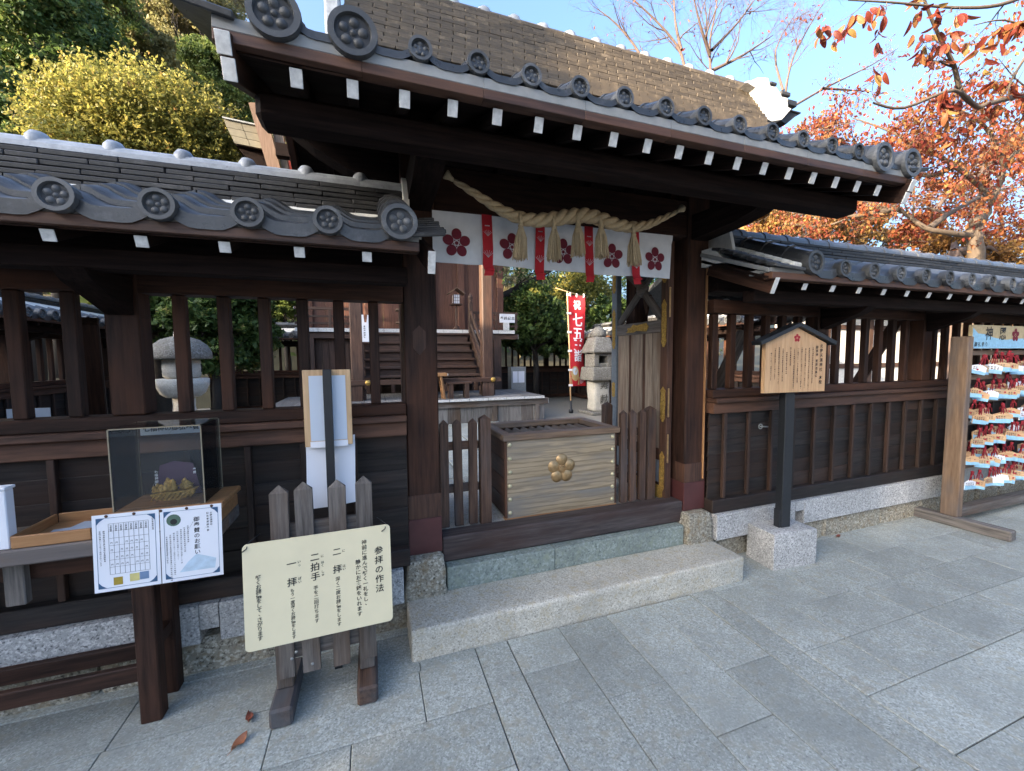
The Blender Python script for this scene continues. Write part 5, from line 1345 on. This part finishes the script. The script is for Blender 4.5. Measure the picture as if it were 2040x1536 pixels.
F = [(j*(nx+1)+i, (j+1)*(nx+1)+i, (j+1)*(nx+1)+i+1, j*(nx+1)+i+1) for j in range(nz) for i in range(nx)]
part('cloth', mesh('cloth', V, F, M_RED, None, True), bn2)
def onbanner(mb, mats, nm):
    V = [bpt(v.x, v.z)+Vector((0, -.006, 0)) for v in mb.V]; part(nm, mesh(nm, V, mb.F, mats, mb.mi), bn2)
mb = MB()
for c_, v, s in zip(T_FLAG, (.105, .27, .415, .54, .66), (.16, .22, .22, .22, .20)):
    V, F = GLY[c_]; b = len(mb.V)
    for dx_ in (0, .02): mb.add([(.52+q[0]*s*2.75+dx_, 0, v-(q[1]-.36)*s*.70) for q in V], F)
onbanner(mb, M_PAPER, 'lettering')
mb = MB()
mb.add(*disc_vf(.30, .86, .085, 0, 16, 3.2), 0); mb.add([(.02, 0, .90), (.62, 0, .90), (.55, 0, .985), (.03, 0, .985)], [(0, 1, 2, 3)], 0)
mb.add(*disc_vf(.30, .835, .045, 0, 12, 3.6), 1)
for (a, b) in ((.72, .90), (.84, .87), (.80, .94), (.70, .95), (.90, .92)): mb.add(*disc_vf(a, b, .028, 0, 10, 3.2), 2)
onbanner(mb, [plain('print_tan', (.48, .33, .14)), M_PAPERB, plain('print_pink', (.62, .30, .36))], 'printed_picture')
for v in (.0, .20, .405, .61, .82, .99):
    p = bpt(0, v); box('loop', bn2, (p.x-.05, p.y-.012, p.z-.022), (p.x+.045, p.y+.006, p.z+.022), M_PAPER, .002)
for u in (.1, .55, .95): p = bpt(u, 0); box('loop', bn2, (p.x-.012, p.y-.01, p.z-.03), (p.x+.012, p.y+.01, p.z+.05), M_PAPER, .002)
cab = thing('metal_cabinet', 'grey metal utility cabinet with white notices right of the hall', 'cabinet', (3.3, 9.05, .35))
box('body', cab, (3.10, 9.0, .35), (3.47, 9.25, 1.33), M_STEELG, .005)
for (a, b) in ((3.14, 3.26), (3.275, 3.43)): box('notice', cab, (a, 8.997, .96), (b, 8.9985, 1.23), M_PAPER, 0)
for (px, py) in ((33, 829), (82, 827)):
    p = at(px, py, 2.62); t = thing('paper_slip', 'small white printed card leaning behind the left lattice rail, '+('leftmost' if px < 50 else 'beside the second bar'), 'card', (p.x, p.y, p.z))
    box('card', t, (p.x-.035, p.y, p.z-.02), (p.x+.035, p.y+.003, p.z+.035), M_PAPERB, 0)
    box('card_stand', t, (p.x-.03, p.y+.004, p.z-.3), (p.x+.03, p.y+.03, p.z-.02), W_DARK, 0)

# ================================================================ unseen houses added to shade the forecourt, heights shaped by the wanted shade
AZ = math.atan2(sdir.y, sdir.x); HD = Vector((-math.cos(AZ), -math.sin(AZ), 0)); PD = Vector((HD.y, -HD.x, 0))   # along the light, and across it
def house(p0, p1, zs, dist, label, wall_m, roof_m):
    """A house added out of view as a sun blocker; its ridge shades everything below zs at the gate."""
    s0 = 1.8-dist; c = HD*s0+PD*((p0+p1)/2); top = zs+dist*math.tan(SUN_EL); wd = p1-p0
    t = thing('shade_house', label, 'house', (c.x, c.y, 0), (0, 0, math.atan2(-PD.y, -PD.x)), 'unseen houses added to shade the forecourt', True)
    part('wall', boxm(wd-.02, 5.0, top-1.6, wall_m, .02), t, (0, -3.0 if False else 0, (top-1.6)/2))
    part('roof', mesh('roof', [(-wd/2, -3.1, top-1.9), (wd/2, -3.1, top-1.9), (wd/2, 0, top), (-wd/2, 0, top), (-wd/2, 3.1, top-1.9), (wd/2, 3.1, top-1.9)], [(0, 1, 2, 3), (3, 2, 5, 4), (0, 3, 4), (1, 5, 2), (0, 4, 5, 1)], roof_m), t)
    n = max(1, int(wd/1.5))
    for s in (-1, 1):
        for z in (1.4, 3.9):
            for k in range(n):
                x = -wd/2+wd*(k+.5)/n
                f = box('window', t, (x-.4, s*2.5, z-.5), (x+.4, s*2.56, z+.5), W_DARK); part('pane', boxm(.66, .02, .86, M_PANE, 0), f, (x, s*2.57, z))
M_PANE = plain('window_glass', (.03, .04, .05), .1)
for q in (( -.85, 9.0, 3.95, 17, 'long tall plastered house with dark tile roof, added out of view for shade', M_PLASTER, M_TILE), (-1.55, -.86, 3.30, 17.5, 'narrow plastered annex added out of view between two shading houses', M_GPLASTER, M_TILE), (-4.5, -1.56, 2.98, 18, 'low plastered house added out of view to shade the gate', M_PLASTER, M_TILE),
          (-6.3, -4.51, 3.70, 18.5, 'grey walled house added out of view left of the low shading house', M_GPLASTER, M_TILE), (-7.3, -6.31, 2.80, 18, 'narrow low shop with pale wall, added out of view in the shading row', M_PLASTER, M_TILE), (-9.3, -7.31, 4.30, 18.5, 'tall grey house added out of view to shade the hall wall', M_GPLASTER, M_TILE), (-16, -9.31, 2.6, 19, 'long low storehouse added out of view at the end of the shading row', M_PLASTER, M_TILE)): house(*q)
tree('shade_tree', 'unseen evergreen tree added in the forecourt for its shade', 0, 0, 1, 0, 0, LF_GREEN, .14, 1, 1) if False else None

# ================================================================ vegetation
def leaves_mesh(name, P, S, mat, rng, droop=0., tint=None, wd=.30, up=None):
    n = len(P); P = np.asarray(P, float); S = np.broadcast_to(np.asarray(S, float), (n,))[:, None]
    a = rng.normal(size=(n, 3)); a[:, 2] -= droop*2
    a /= np.linalg.norm(a, axis=1, keepdims=True)
    b = rng.normal(size=(n, 3)); 
    if up is not None: b = np.cross(a, rng.normal(size=(n, 3))*.6+np.array([0, 0, 1.0]))
    else: b = np.cross(a, b)
    b /= np.linalg.norm(b, axis=1, keepdims=True)+1e-9; c = np.cross(a, b)
    k = rng.uniform(.15, .4, (n, 1))
    V = np.stack([P-a*S*.5, P+b*S*wd+c*S*wd*k-a*S*.05, P+a*S*.5-c*S*.05, P-b*S*wd+c*S*wd*k-a*S*.05], 1).reshape(-1, 3)
    me = bpy.data.meshes.new(name); me.vertices.add(4*n); me.vertices.foreach_set('co', V.ravel())
    idx = (np.arange(n)[:, None]*4+np.array([0, 1, 2, 0, 2, 3])).ravel()
    me.loops.add(6*n); me.loops.foreach_set('vertex_index', idx.astype(np.int32))
    me.polygons.add(2*n); me.polygons.foreach_set('loop_start', np.arange(2*n, dtype=np.int32)*3)
    try: me.polygons.foreach_set('loop_total', np.full(2*n, 3, np.int32))
    except Exception: pass
    me.update(calc_edges=True)
    at_ = me.attributes.new('tint', 'FLOAT', 'FACE')
    t = rng.beta(2, 2, n) if tint is None else np.clip(tint, 0, 1)
    at_.data.foreach_set('value', np.repeat(t, 2).astype(np.float32))
    me.materials.append(mat); me.validate(); return me
def clumps(c, r, n, per, cr, rng, shell=.55, flat=.8, keep=None):
    d = rng.normal(size=(n, 3)); d /= np.linalg.norm(d, axis=1, keepdims=True)
    d *= rng.uniform(shell, 1, (n, 1))**.7; C = np.array(c)+d*np.array(r)
    if keep is not None: C = C[keep(C)]
    n = len(C); ct = rng.uniform(-.22, .22, n); cs = rng.uniform(.7, 1.3, n)
    o = rng.normal(size=(n, per, 3)); o *= (rng.uniform(.3, 1, (n, per, 1))*cr*cs[:, None, None])/np.linalg.norm(o, axis=2, keepdims=True); o[..., 2] *= flat
    P = (C[:, None]+o).reshape(-1, 3); T = (rng.beta(2.2, 2.2, (n, per))+ct[:, None]).ravel()
    return P, T
def sprigs(c, r, n, per, ln, rng, shell=.45):
    d = rng.normal(size=(n, 3)); d[:, 2] += .25; d /= np.linalg.norm(d, axis=1, keepdims=True); q = rng.uniform(shell, 1, (n, 1))**.6
    B = np.array(c)+d*q*np.array(r); g = d*.8+rng.normal(size=(n, 3))*.35+np.array([0, 0, .75]); g /= np.linalg.norm(g, axis=1, keepdims=True)
    L_ = ln*rng.uniform(.4, 1.5, (n, 1, 1)); s = rng.uniform(0, 1, (n, per, 1))
    P = B[:, None]+g[:, None]*s*L_+rng.normal(size=(n, per, 3))*.045*(1.25-s); T = rng.beta(2.2, 2.2, (n, per))*.75+(q-.6)*.35+rng.uniform(-.14, .14, (n, 1))+s[..., 0]*.14
    return P.reshape(-1, 3), T.ravel()
def grow(mb, p, d, length, r, level, rnd, tips, jit=.22, up=.05, kids=(3, 5), segs=4, ratio=(.45, .7)):
    pts = [Vector(p)]; rad = [r]; d = Vector(d).normalized()
    for i in range(segs):
        d = (d+Vector((rnd.gauss(0, jit), rnd.gauss(0, jit), rnd.gauss(0, jit)+up))).normalized()
        pts.append(pts[-1]+d*length/segs); rad.append(r*(1-.75*(i+1)/segs))
    mb.tube(pts, rad, 5 if r > .02 else 3, caps=False)
    spawn(mb, pts, rad, length, level, rnd, tips, jit, up, kids, ratio)
def spawn(mb, pts, rad, length, level, rnd, tips, jit=.22, up=.05, kids=(3, 5), ratio=(.45, .7)):
    if level <= 0: tips.extend(pts[1:]); return
    for k in range(rnd.randint(*kids)):
        t = rnd.uniform(.2, 1)*(len(pts)-1); i = min(int(t), len(pts)-2); q = pts[i].lerp(pts[i+1], t-i)
        d = (pts[i+1]-pts[i]).normalized(); s = d.cross(Vector((rnd.gauss(0, 1), rnd.gauss(0, 1), rnd.gauss(0, 1)))).normalized()
        ang = rnd.uniform(.45, .95); nd = d*math.cos(ang)+s*math.sin(ang)
        rr = max(.0022, (rad[i]*(1-(t-i))+rad[i+1]*(t-i))*rnd.uniform(.45, .65))
        grow(mb, q, nd, length*rnd.uniform(*ratio), rr, level-1, rnd, tips, jit, up, kids, 4, ratio)
def rpx(px, p): return px*depth(p)/FPX
def tree(name, label, px, py, Y, rx, ry, mat, leaf, n, per, cat='tree', bark=M_BARKD, seed=1, base_z=None, group=None, ryd=None, cr=.28, shell=.5, limbs=5, extra=(), keep=None, gloss_up=None, sprig=None):
    rng = np.random.default_rng(seed); rnd = random.Random(seed); c = at(px, py, Y); r = (rpx(rx, c), ryd or rpx(rx, c)*.8, rpx(ry, c))
    gz = base_z if base_z is not None else (hill_h(c.x, c.y)-.1 if c.y > 13 else .34)
    t = thing(name, label, cat, (c.x, c.y, gz), group=group)
    P, T = sprigs(c, r, n*per//14, 14, sprig, rng) if sprig else clumps(c, r, n, per, cr*max(r)*.8, rng, shell, keep=keep)
    for (ex, ey, erx, ery, en) in extra:
        c2 = at(ex, ey, Y+rnd.uniform(-.5, .5)); P2, T2 = sprigs(c2, (rpx(erx, c2), rpx(erx, c2)*.8, rpx(ery, c2)), en*per//14, 14, sprig, rng) if sprig else clumps(c2, (rpx(erx, c2), rpx(erx, c2)*.8, rpx(ery, c2)), en, per, cr*rpx(max(erx, ery), c2), rng, shell, keep=keep); P = np.concatenate([P, P2]); T = np.concatenate([T, T2])
    m = P[:, 2] > gz+.05; P = P[m]; T = T[m]
    cw = part('crown', leaves_mesh('crown', P, rng.uniform(.45, 1.45, len(P))*leaf, mat, rng, tint=T, up=gloss_up), t)
    mb = MB(); h = max(.4, c.z-gz); R0 = .05+.022*h
    mb.tube([(c.x, c.y, gz-.2), (c.x+.02*h, c.y, gz+h*.4), (c.x, c.y+.02, gz+h*.75), (c.x+.01*h, c.y, c.z+r[2]*.3)], [R0, R0*.8, R0*.6, R0*.3], 8); tips = []
    for k in range(limbs):
        a = 2*math.pi*k/limbs+rnd.random(); q = Vector((c.x, c.y, gz+h*rnd.uniform(.45, .9)))
        grow(mb, q, (math.cos(a), math.sin(a), .7), max(r)*.9, R0*.5, 2, rnd, tips, kids=(2, 4))
    part('trunk', mb.build('trunk', [bark]), t); return t
LF_GOLD = leafmat('golden_brown_leaf', [(0, (.14, .08, .03)), (.5, (.30, .18, .06)), (1, (.44, .30, .10))], .4)
G1 = 'trees on the hillside'
HT = [('dark broadleaf evergreen tree filling the top left corner', 70, 95, 13.5, 150, 170, LF_GREEN, .20, 190, 130),
      ('mid green tree beside the dark evergreen on the hillside', 150, 40, 17, 110, 120, LF_MID, .20, 120, 110),
      ('grey brown thin crowned tree on the upper hillside', 305, 40, 21, 100, 90, LF_GREY, .24, 120, 100),
      ('olive tree with light top in the middle of the hillside', 250, 90, 18, 80, 70, LF_OLIVE, .20, 110, 100),
      ('olive green tree near the gate roof on the hillside', 400, 70, 20, 85, 110, LF_OLIVE, .22, 130, 100),
      ('dark green tree low behind the gate roof end', 440, 170, 15, 75, 85, LF_MID, .17, 120, 100),
      ('dark leafy tree at the left edge below the evergreen', 20, 240, 11.5, 110, 90, LF_GREEN, .15, 130, 110),
      ('brownish tree at the top of the hillside beside the gate roof', 370, -20, 27, 110, 80, LF_GREY, .28, 110, 90),
      ('yellow tinged tree in the hillside centre', 225, 130, 16, 55, 45, LF_OLIVE, .17, 70, 90)]
for i, (lb_, px, py, Y, rx, ry, m, lf, n, per) in enumerate(HT): tree('hillside_tree', lb_, px, py, Y, rx, ry, m, lf*.52, int(n*1.3), int(per*1.8), cr=.22, seed=100+i, group=G1)
HC = [('russet thin tree behind the courtyard limb', 1010, 585, 17, 60, 60, LF_GREY, .16, 80, 90), ('green tree above the banner on the far slope', 1110, 560, 19, 90, 70, LF_MID, .18, 110, 100), ('dull green tree behind the door braces', 1260, 580, 16, 80, 90, LF_GREEN, .15, 100, 100), ('pale olive tree on the far slope left of the banner', 1075, 610, 21, 70, 60, LF_OLIVE, .18, 80, 90)]
for i, (lb_, px, py, Y, rx, ry, m, lf, n, per) in enumerate(HC): tree('slope_tree', lb_, px, py, Y, rx, ry, m, lf*.6, n, int(per*1.8), seed=140+i, group='trees beyond the court')
tree('yellow_tree', 'broad sunlit yellow green tree behind the left wall', 285, 275, 9.0, 140, 62, LF_YEL, .058, 230, 170, seed=7, base_z=.3, cr=.14, extra=((175, 295, 68, 44, 52), (390, 285, 62, 52, 70), (300, 345, 170, 50, 80), (120, 215, 16, 30, 5), (215, 200, 20, 20, 6), (290, 185, 18, 24, 6), (350, 205, 20, 18, 6)), bark=M_BARK, gloss_up=1, sprig=.42)
tree('camellia_shrub', 'dense dark evergreen shrub left of the red banner', 1065, 640, 10.2, 68, 68, LF_GREEN, .11, 130, 110, 'shrub', seed=9, extra=((1030, 670, 45, 30, 40), (1120, 680, 40, 35, 40)), gloss_up=1)
tree('yellow_shrub', 'sunlit yellow green shrub behind the red banner', 1165, 595, 12.5, 52, 42, LF_YEL, .10, 80, 100, 'shrub', seed=10, gloss_up=1, sprig=.45)
tree('camellia_shrub', 'glossy green shrub behind the left lattice and round stone lantern', 420, 625, 8.6, 95, 60, LF_GREEN, .10, 150, 110, 'shrub', seed=12, extra=((330, 610, 60, 45, 50), (500, 650, 50, 60, 60), (440, 700, 90, 40, 60)), gloss_up=1)
tree('conifer_shrub', 'light green feathery shrub above the far tiled wall', 565, 610, 12.8, 35, 30, LF_MID, .10, 50, 100, 'shrub', seed=13)
tree('dark_shrub', 'dark shrub between the stone lantern with engraved shaft and the back wall', 1215, 640, 9.8, 45, 50, LF_GREEN, .10, 80, 100, 'shrub', seed=14, gloss_up=1)

# the wooded slope itself, read as one mass
rng = np.random.default_rng(61); nC = 1500; cx = rng.uniform(-48, 26, nC); cy_ = 14+46*rng.uniform(0, 1, nC)**1.2
cz = np.array([hill_h(a, b) for a, b in zip(cx, cy_)]); keepw = cz > 1.6; C = np.stack([cx, cy_, cz+.6], 1)[keepw]; hue = rng.uniform(0, 1, len(C))
for nm, m, lo, hi in (('hillside_woods', LF_MID, 0, .45), ('hillside_woods', LF_OLIVE, .45, .75), ('hillside_woods', LF_GREY, .75, 1.01)):
    c_ = C[(hue >= lo) & (hue < hi)]; o = rng.normal(size=(len(c_), 85, 3)); o *= rng.uniform(.4, 1, (len(c_), 85, 1))*1.5/np.linalg.norm(o, axis=2, keepdims=True)
    tag(part(nm, leaves_mesh(nm, (c_[:, None]+o).reshape(-1, 3), rng.uniform(.16, .42, len(c_)*85), m, rng)), 'far wooded hillside behind the shrine', None, None, 'stuff')

# leaning old tree inside the court, right of the hall
t = thing('leaning_tree', 'old dark tree with a long bent limb right of the hall', 'tree', (2.5, 11.5, .3)); mb = MB(); tips = []
P1 = [at(928, 760, 10.4), at(930, 690, 10.4), at(928, 620, 10.4), at(940, 560, 10.4), at(955, 500, 10.4)]
P2 = [at(932, 640, 10.4), at(965, 600, 10.4), at(1005, 588, 10.3), at(1060, 560, 10.3), at(1125, 520, 10.2)]
mb.tube(P1, [.20, .18, .17, .15, .12], 8); mb.tube(P2, [.13, .12, .10, .08, .05], 8); rnd = random.Random(3)
for P in (P1[2:], P2): spawn(mb, P, [.05]*len(P), 1.5, 2, rnd, tips, kids=(4, 6))
part('trunk', mb.build('trunk', [M_BARKD]), t)
rng = np.random.default_rng(77); tp = np.array([tuple(v) for v in tips]); tp = tp[rng.integers(0, len(tp), 1500)]+rng.normal(size=(1500, 3))*.12
part('crown', leaves_mesh('crown', tp, .085, LF_GREEN, rng), t)

# bare cherry trees over the ridge
def bare(label, lines, seed, leafn, Y, r0=.06, base=None, level=3, L0=1.6):
    rnd = random.Random(seed); mb = MB(); tips = []
    b = at(*base, Y); t = thing('bare_tree', label, 'tree', (b.x, b.y, .3), group='bare cherry trees above the gate ridge')
    mb.tube([(b.x, b.y, .2), (b.x+.1, b.y, b.z*.5), tuple(b)], [r0*2.4, r0*2, r0*1.6], 8)
    for ln in lines:
        P = [at(a, c_, Y+dy) for a, c_, dy in ln]; P = catmull(P, 3); n = len(P); rr = [r0*.75*(1-.8*i/(n-1)) for i in range(n)]
        mb.tube(P, rr, 6, caps=False); spawn(mb, P, rr, L0, level, rnd, tips, jit=.16, up=.04, kids=(5, 7), ratio=(.5, .75))
    part('trunk', mb.build('trunk', [M_BARKP]), t)
    rng = np.random.default_rng(seed); tp = np.array([tuple(v) for v in tips]); k = rng.integers(0, len(tp), leafn)
    part('crown', leaves_mesh('crown', tp[k]+rng.normal(size=(leafn, 3))*.02-np.array([0, 0, .04]), rng.uniform(.07, .12, leafn), LF_PINK, rng, droop=.7, wd=.22), t)
bare('bare cherry tree with tall forked stems above the gate ridge', [[(1418, 230, 0), (1416, 150, 0), (1414, 85, .1), (1426, 20, .2), (1436, -60, .3)], [(1414, 110, 0), (1395, 50, -.2), (1378, -20, -.3)], [(1375, 200, 0), (1358, 110, .2), (1320, 55, .3), (1262, 0, .5), (1210, -40, .6)], [(1357, 100, .2), (1345, 40, .4), (1342, -40, .5)], [(1418, 100, 0), (1470, 45, .2), (1510, -10, .4)], [(1290, 170, .3), (1276, 110, .4), (1230, 50, .6), (1190, 18, .7)], [(1420, 140, 0), (1480, 110, -.2), (1540, 70, -.4)]], 5, 170, 8.4, base=(1405, 330))
bare('bare cherry tree with long slanting branches beside the white ridge end', [[(1560, 220, 0), (1575, 130, 0), (1608, 60, .1), (1650, -10, .2)], [(1575, 215, 0), (1650, 172, .1), (1735, 130, .2), (1790, 95, .3)], [(1560, 180, 0), (1545, 100, .2), (1590, 20, .3)], [(1640, 176, 0), (1700, 180, .1), (1735, 182, .2)]], 6, 150, 7.6, r0=.045, base=(1565, 330), L0=1.1)

# red cherry at the right
rnd = random.Random(17); rng = np.random.default_rng(17); mb = MB(); tips = []; near = []
TB = at(1945, 500, 3.95)
rc = thing('red_cherry_tree', 'big cherry tree in red and orange autumn leaf over the right wall', 'tree', (TB.x, TB.y, .2))
trunk = [(TB.x+.1, TB.y, .1), (TB.x, TB.y, 1.6), tuple(TB), tuple(at(1938, 455, 3.95))]
mb.tube(trunk, [.17, .14, .105, .085], 10)
mb.tube([at(1938, 458, 3.95), at(1942, 442, 3.93), at(1958, 434, 3.9)], [.085, .08, .075], 9)
limbsP = [[(1938, 470, 3.95), (1880, 462, 4.0), (1840, 452, 4.1), (1790, 415, 4.3), (1740, 380, 4.5), (1690, 345, 4.7)], [(1940, 460, 3.95), (1975, 400, 3.9), (1900, 330, 4.0), (1830, 290, 4.1), (1770, 260, 4.3), (1700, 235, 4.6)],
          [(1850, 455, 4.1), (1900, 420, 4.3), (1960, 390, 4.5), (2020, 370, 4.8)], [(1975, 400, 3.9), (2000, 330, 3.8), (1960, 250, 3.7), (1900, 215, 3.6)], [(2000, 330, 3.8), (2060, 250, 3.6), (2050, 190, 3.4), (1990, 200, 3.2), (1945, 212, 3.1)], [(1790, 415, 4.3), (1700, 430, 4.6), (1640, 420, 5.0), (1580, 430, 5.3)], [(1900, 330, 4.0), (1850, 350, 4.4), (1780, 330, 4.8), (1690, 300, 5.2), (1610, 260, 5.8)]]
for ln in limbsP:
    P = catmull([at(*q) for q in ln], 3); n = len(P); rr = [.05*(1-.8*i/(n-1)) for i in range(n)]
    mb.tube(P, rr, 7, caps=False); spawn(mb, P, rr, 1.5, 3, rnd, tips, jit=.2, up=.02, kids=(4, 6), ratio=(.45, .7))
# the near bough over the rack
nb1 = catmull([at(*q) for q in [(1945, 212, 3.1), (1915, 185, 3.0), (1900, 130, 2.95), (1870, 70, 2.9), (1845, 10, 2.85), (1830, -40, 2.8)]], 4)
nb2 = catmull([at(*q) for q in [(2045, 188, 3.1), (2000, 198, 3.05), (1965, 208, 3.0), (1945, 212, 3.0), (1900, 180, 2.9), (1800, 215, 2.9), (1740, 205, 2.9)]], 4)
nb3 = catmull([at(*q) for q in [(2045, 110, 2.9), (2015, 160, 2.95), (2008, 190, 3.0)]], 4)
nb4 = catmull([at(*q) for q in [(2070, -20, 2.6), (1990, 10, 2.6), (1900, 15, 2.7), (1780, 5, 2.8), (1690, 0, 2.9)]], 4)
nb5 = catmull([at(*q) for q in [(2060, 60, 2.5), (2000, 40, 2.55), (1940, 50, 2.6)]], 4)
ntips = []
for P, r0 in ((nb1, .03), (nb2, .035), (nb3, .02), (nb4, .022), (nb5, .014)):
    n = len(P); rr = [r0*(1-.7*i/(n-1)) for i in range(n)]; mb.tube(P, rr, 6, caps=False); spawn(mb, P, rr, .55, 2, rnd, ntips, jit=.2, up=.0, kids=(4, 6))
part('trunk', mb.build('trunk', [M_BARK]), rc)
tp = np.array([tuple(v) for v in tips]); n = 9500; k = rng.integers(0, len(tp), n)
P = tp[k]+rng.normal(size=(n, 3))*.07-np.array([0, 0, .05])
sky_gap = rng.random(n) < .9
cr_ = part('crown', leaves_mesh('crown', P[sky_gap], rng.uniform(.05, .09, sky_gap.sum()), LF_RED, rng, droop=.8, wd=.26), rc); 
# large leaves of the near bough, one by one
def bigleaf(mat, seed):
    rd = random.Random(seed); V = []; n_ = 6; s = .118
    for i in range(n_):
        t = i/(n_-1); w_ = .23*math.sin(math.pi*min(.985, t*.9+.05))**.75*s; sag = -.10*s*t*t*4
        V += [(t*s, -w_, sag+.35*w_), (t*s, 0, sag), (t*s, w_, sag+.35*w_)]
    F = [(3*i+q, 3*i+3+q, 3*i+4+q, 3*i+1+q) for i in range(n_-1) for q in (0, 1)]
    me = mesh('leaf', V, F, mat, None, True); a = me.attributes.new('tint', 'FLOAT', 'FACE'); a.data.foreach_set('value', [rd.uniform(.05, .95)]*len(F)); return me
BL = [bigleaf(LF_RED, i) for i in range(10)]
def inframe(v):
    q = v-CC; z = q.dot(CF); return z > .3 and -60 < 1020+FPX*q.dot(CR)/z < 2075 and 768-FPX*q.dot(CU)/z > -40
tp = [v for v in ntips if inframe(v)]; rnd.shuffle(tp); cnt = 0
for v in tp:
    if cnt >= 290: break
    for q in range(rnd.choice((1, 2, 2, 3))):
        if cnt >= 290: break
        dr = Vector((rnd.gauss(0, .55), rnd.gauss(0, .55), -1)).normalized(); side = dr.cross(Vector((rnd.gauss(0, 1), rnd.gauss(0, 1), 0))).normalized(); nn = dr.cross(side)
        M = Matrix(((dr.x, side.x, nn.x, v.x), (dr.y, side.y, nn.y, v.y), (dr.z, side.z, nn.z, v.z), (0, 0, 0, 1)))
        part('leaf', BL[rnd.randrange(10)], rc, M=M @ Matrix.Translation((.01, rnd.gauss(0, .01), 0))); cnt += 1
# thickets and further autumn trees beyond the right wall
def thicket(name, label, pts, Y, mat, leaf, n, per, seed, cat='tree', twig=True, cr=.3, bark=M_BARKP):
    rng = np.random.default_rng(seed); rnd = random.Random(seed); Ps = []; Ts = []; c0 = at(pts[0][0], pts[0][1], Y)
    t = thing(name, label, cat, (c0.x, c0.y, .3), group='autumn trees beyond the right wall'); mb = MB(); tips = []
    mb.tube([(c0.x, c0.y, .2), (c0.x, c0.y, 1.2), tuple(c0)], [.14, .11, .07], 7)
    for (px, py, rx, ry) in pts:
        c = at(px, py, Y+rnd.uniform(-.3, .3)); r = (rpx(rx, c), rpx(rx, c)*.7, rpx(ry, c)); P, T = clumps(c, r, n, per, cr*max(r), rng, .3); Ps.append(P); Ts.append(T)
        P_ = [c0, c0.lerp(c, .6)+Vector((0, 0, .2)), c]; spawn(mb, P_, [.06, .045, .03], 1.6, 3 if twig else 2, rnd, tips, kids=(4, 6)); mb.tube(P_, [.06, .045, .02], 5, caps=False)
    P = np.concatenate(Ps); T = np.concatenate(Ts)
    part('crown', leaves_mesh('crown', P, rng.uniform(.7, 1.25, len(P))*leaf, mat, rng, droop=.4, tint=T), t); part('trunk', mb.build('trunk', [bark]), t)
thicket('brown_thicket', 'golden brown twiggy thicket behind the right wall beside the gate', [(1560, 445, 60, 45), (1500, 450, 40, 40), (1640, 430, 60, 55), (1720, 460, 70, 45), (1800, 480, 60, 30)], 6.9, LF_GOLD, .085, 36, 80, 51)
thicket('autumn_tree', 'orange leaved tree far behind the right wall, under the gate eave end', [(1720, 330, 80, 60), (1640, 270, 60, 45), (1800, 290, 70, 60), (1700, 420, 80, 50)], 7.4, LF_RED, .09, 30, 50, 52)
thicket('autumn_tree', 'rust orange tree at the right edge behind the mossy fork', [(1960, 340, 90, 70), (2040, 300, 90, 90), (1880, 400, 70, 60), (2000, 460, 90, 40), (1830, 460, 60, 35)], 5.6, LF_RED, .085, 30, 50, 53)
thicket('brown_thicket', 'dark brown leafless shrubs low behind the far right wall', [(1900, 500, 60, 40), (2010, 520, 70, 40), (2100, 560, 80, 60), (1980, 630, 80, 40)], 4.6, LF_BROWN, .075, 30, 70, 54)
print('objects', len(bpy.data.objects))
# unseen evergreen added so that its shade reaches the gate ridge's left end
rng = np.random.default_rng(90); c = HD*(.6-10.0)+PD*-2.38+Vector((0, 0, 5.95))
t = thing('forecourt_tree', 'unseen evergreen tree added in the forecourt to shade the gate ridge', 'tree', (c.x, c.y, 0))
P, T = clumps(c, (.6, .6, .62), 60, 90, .22, rng, .2)
part('crown', leaves_mesh('crown', P, .14, LF_GREEN, rng, tint=T), t); mb = MB(); mb.tube([(c.x, c.y, 0), (c.x+.1, c.y, 2.5), (c.x, c.y, 5.5)], [.2, .15, .07], 8); part('trunk', mb.build('trunk', [M_BARK]), t)
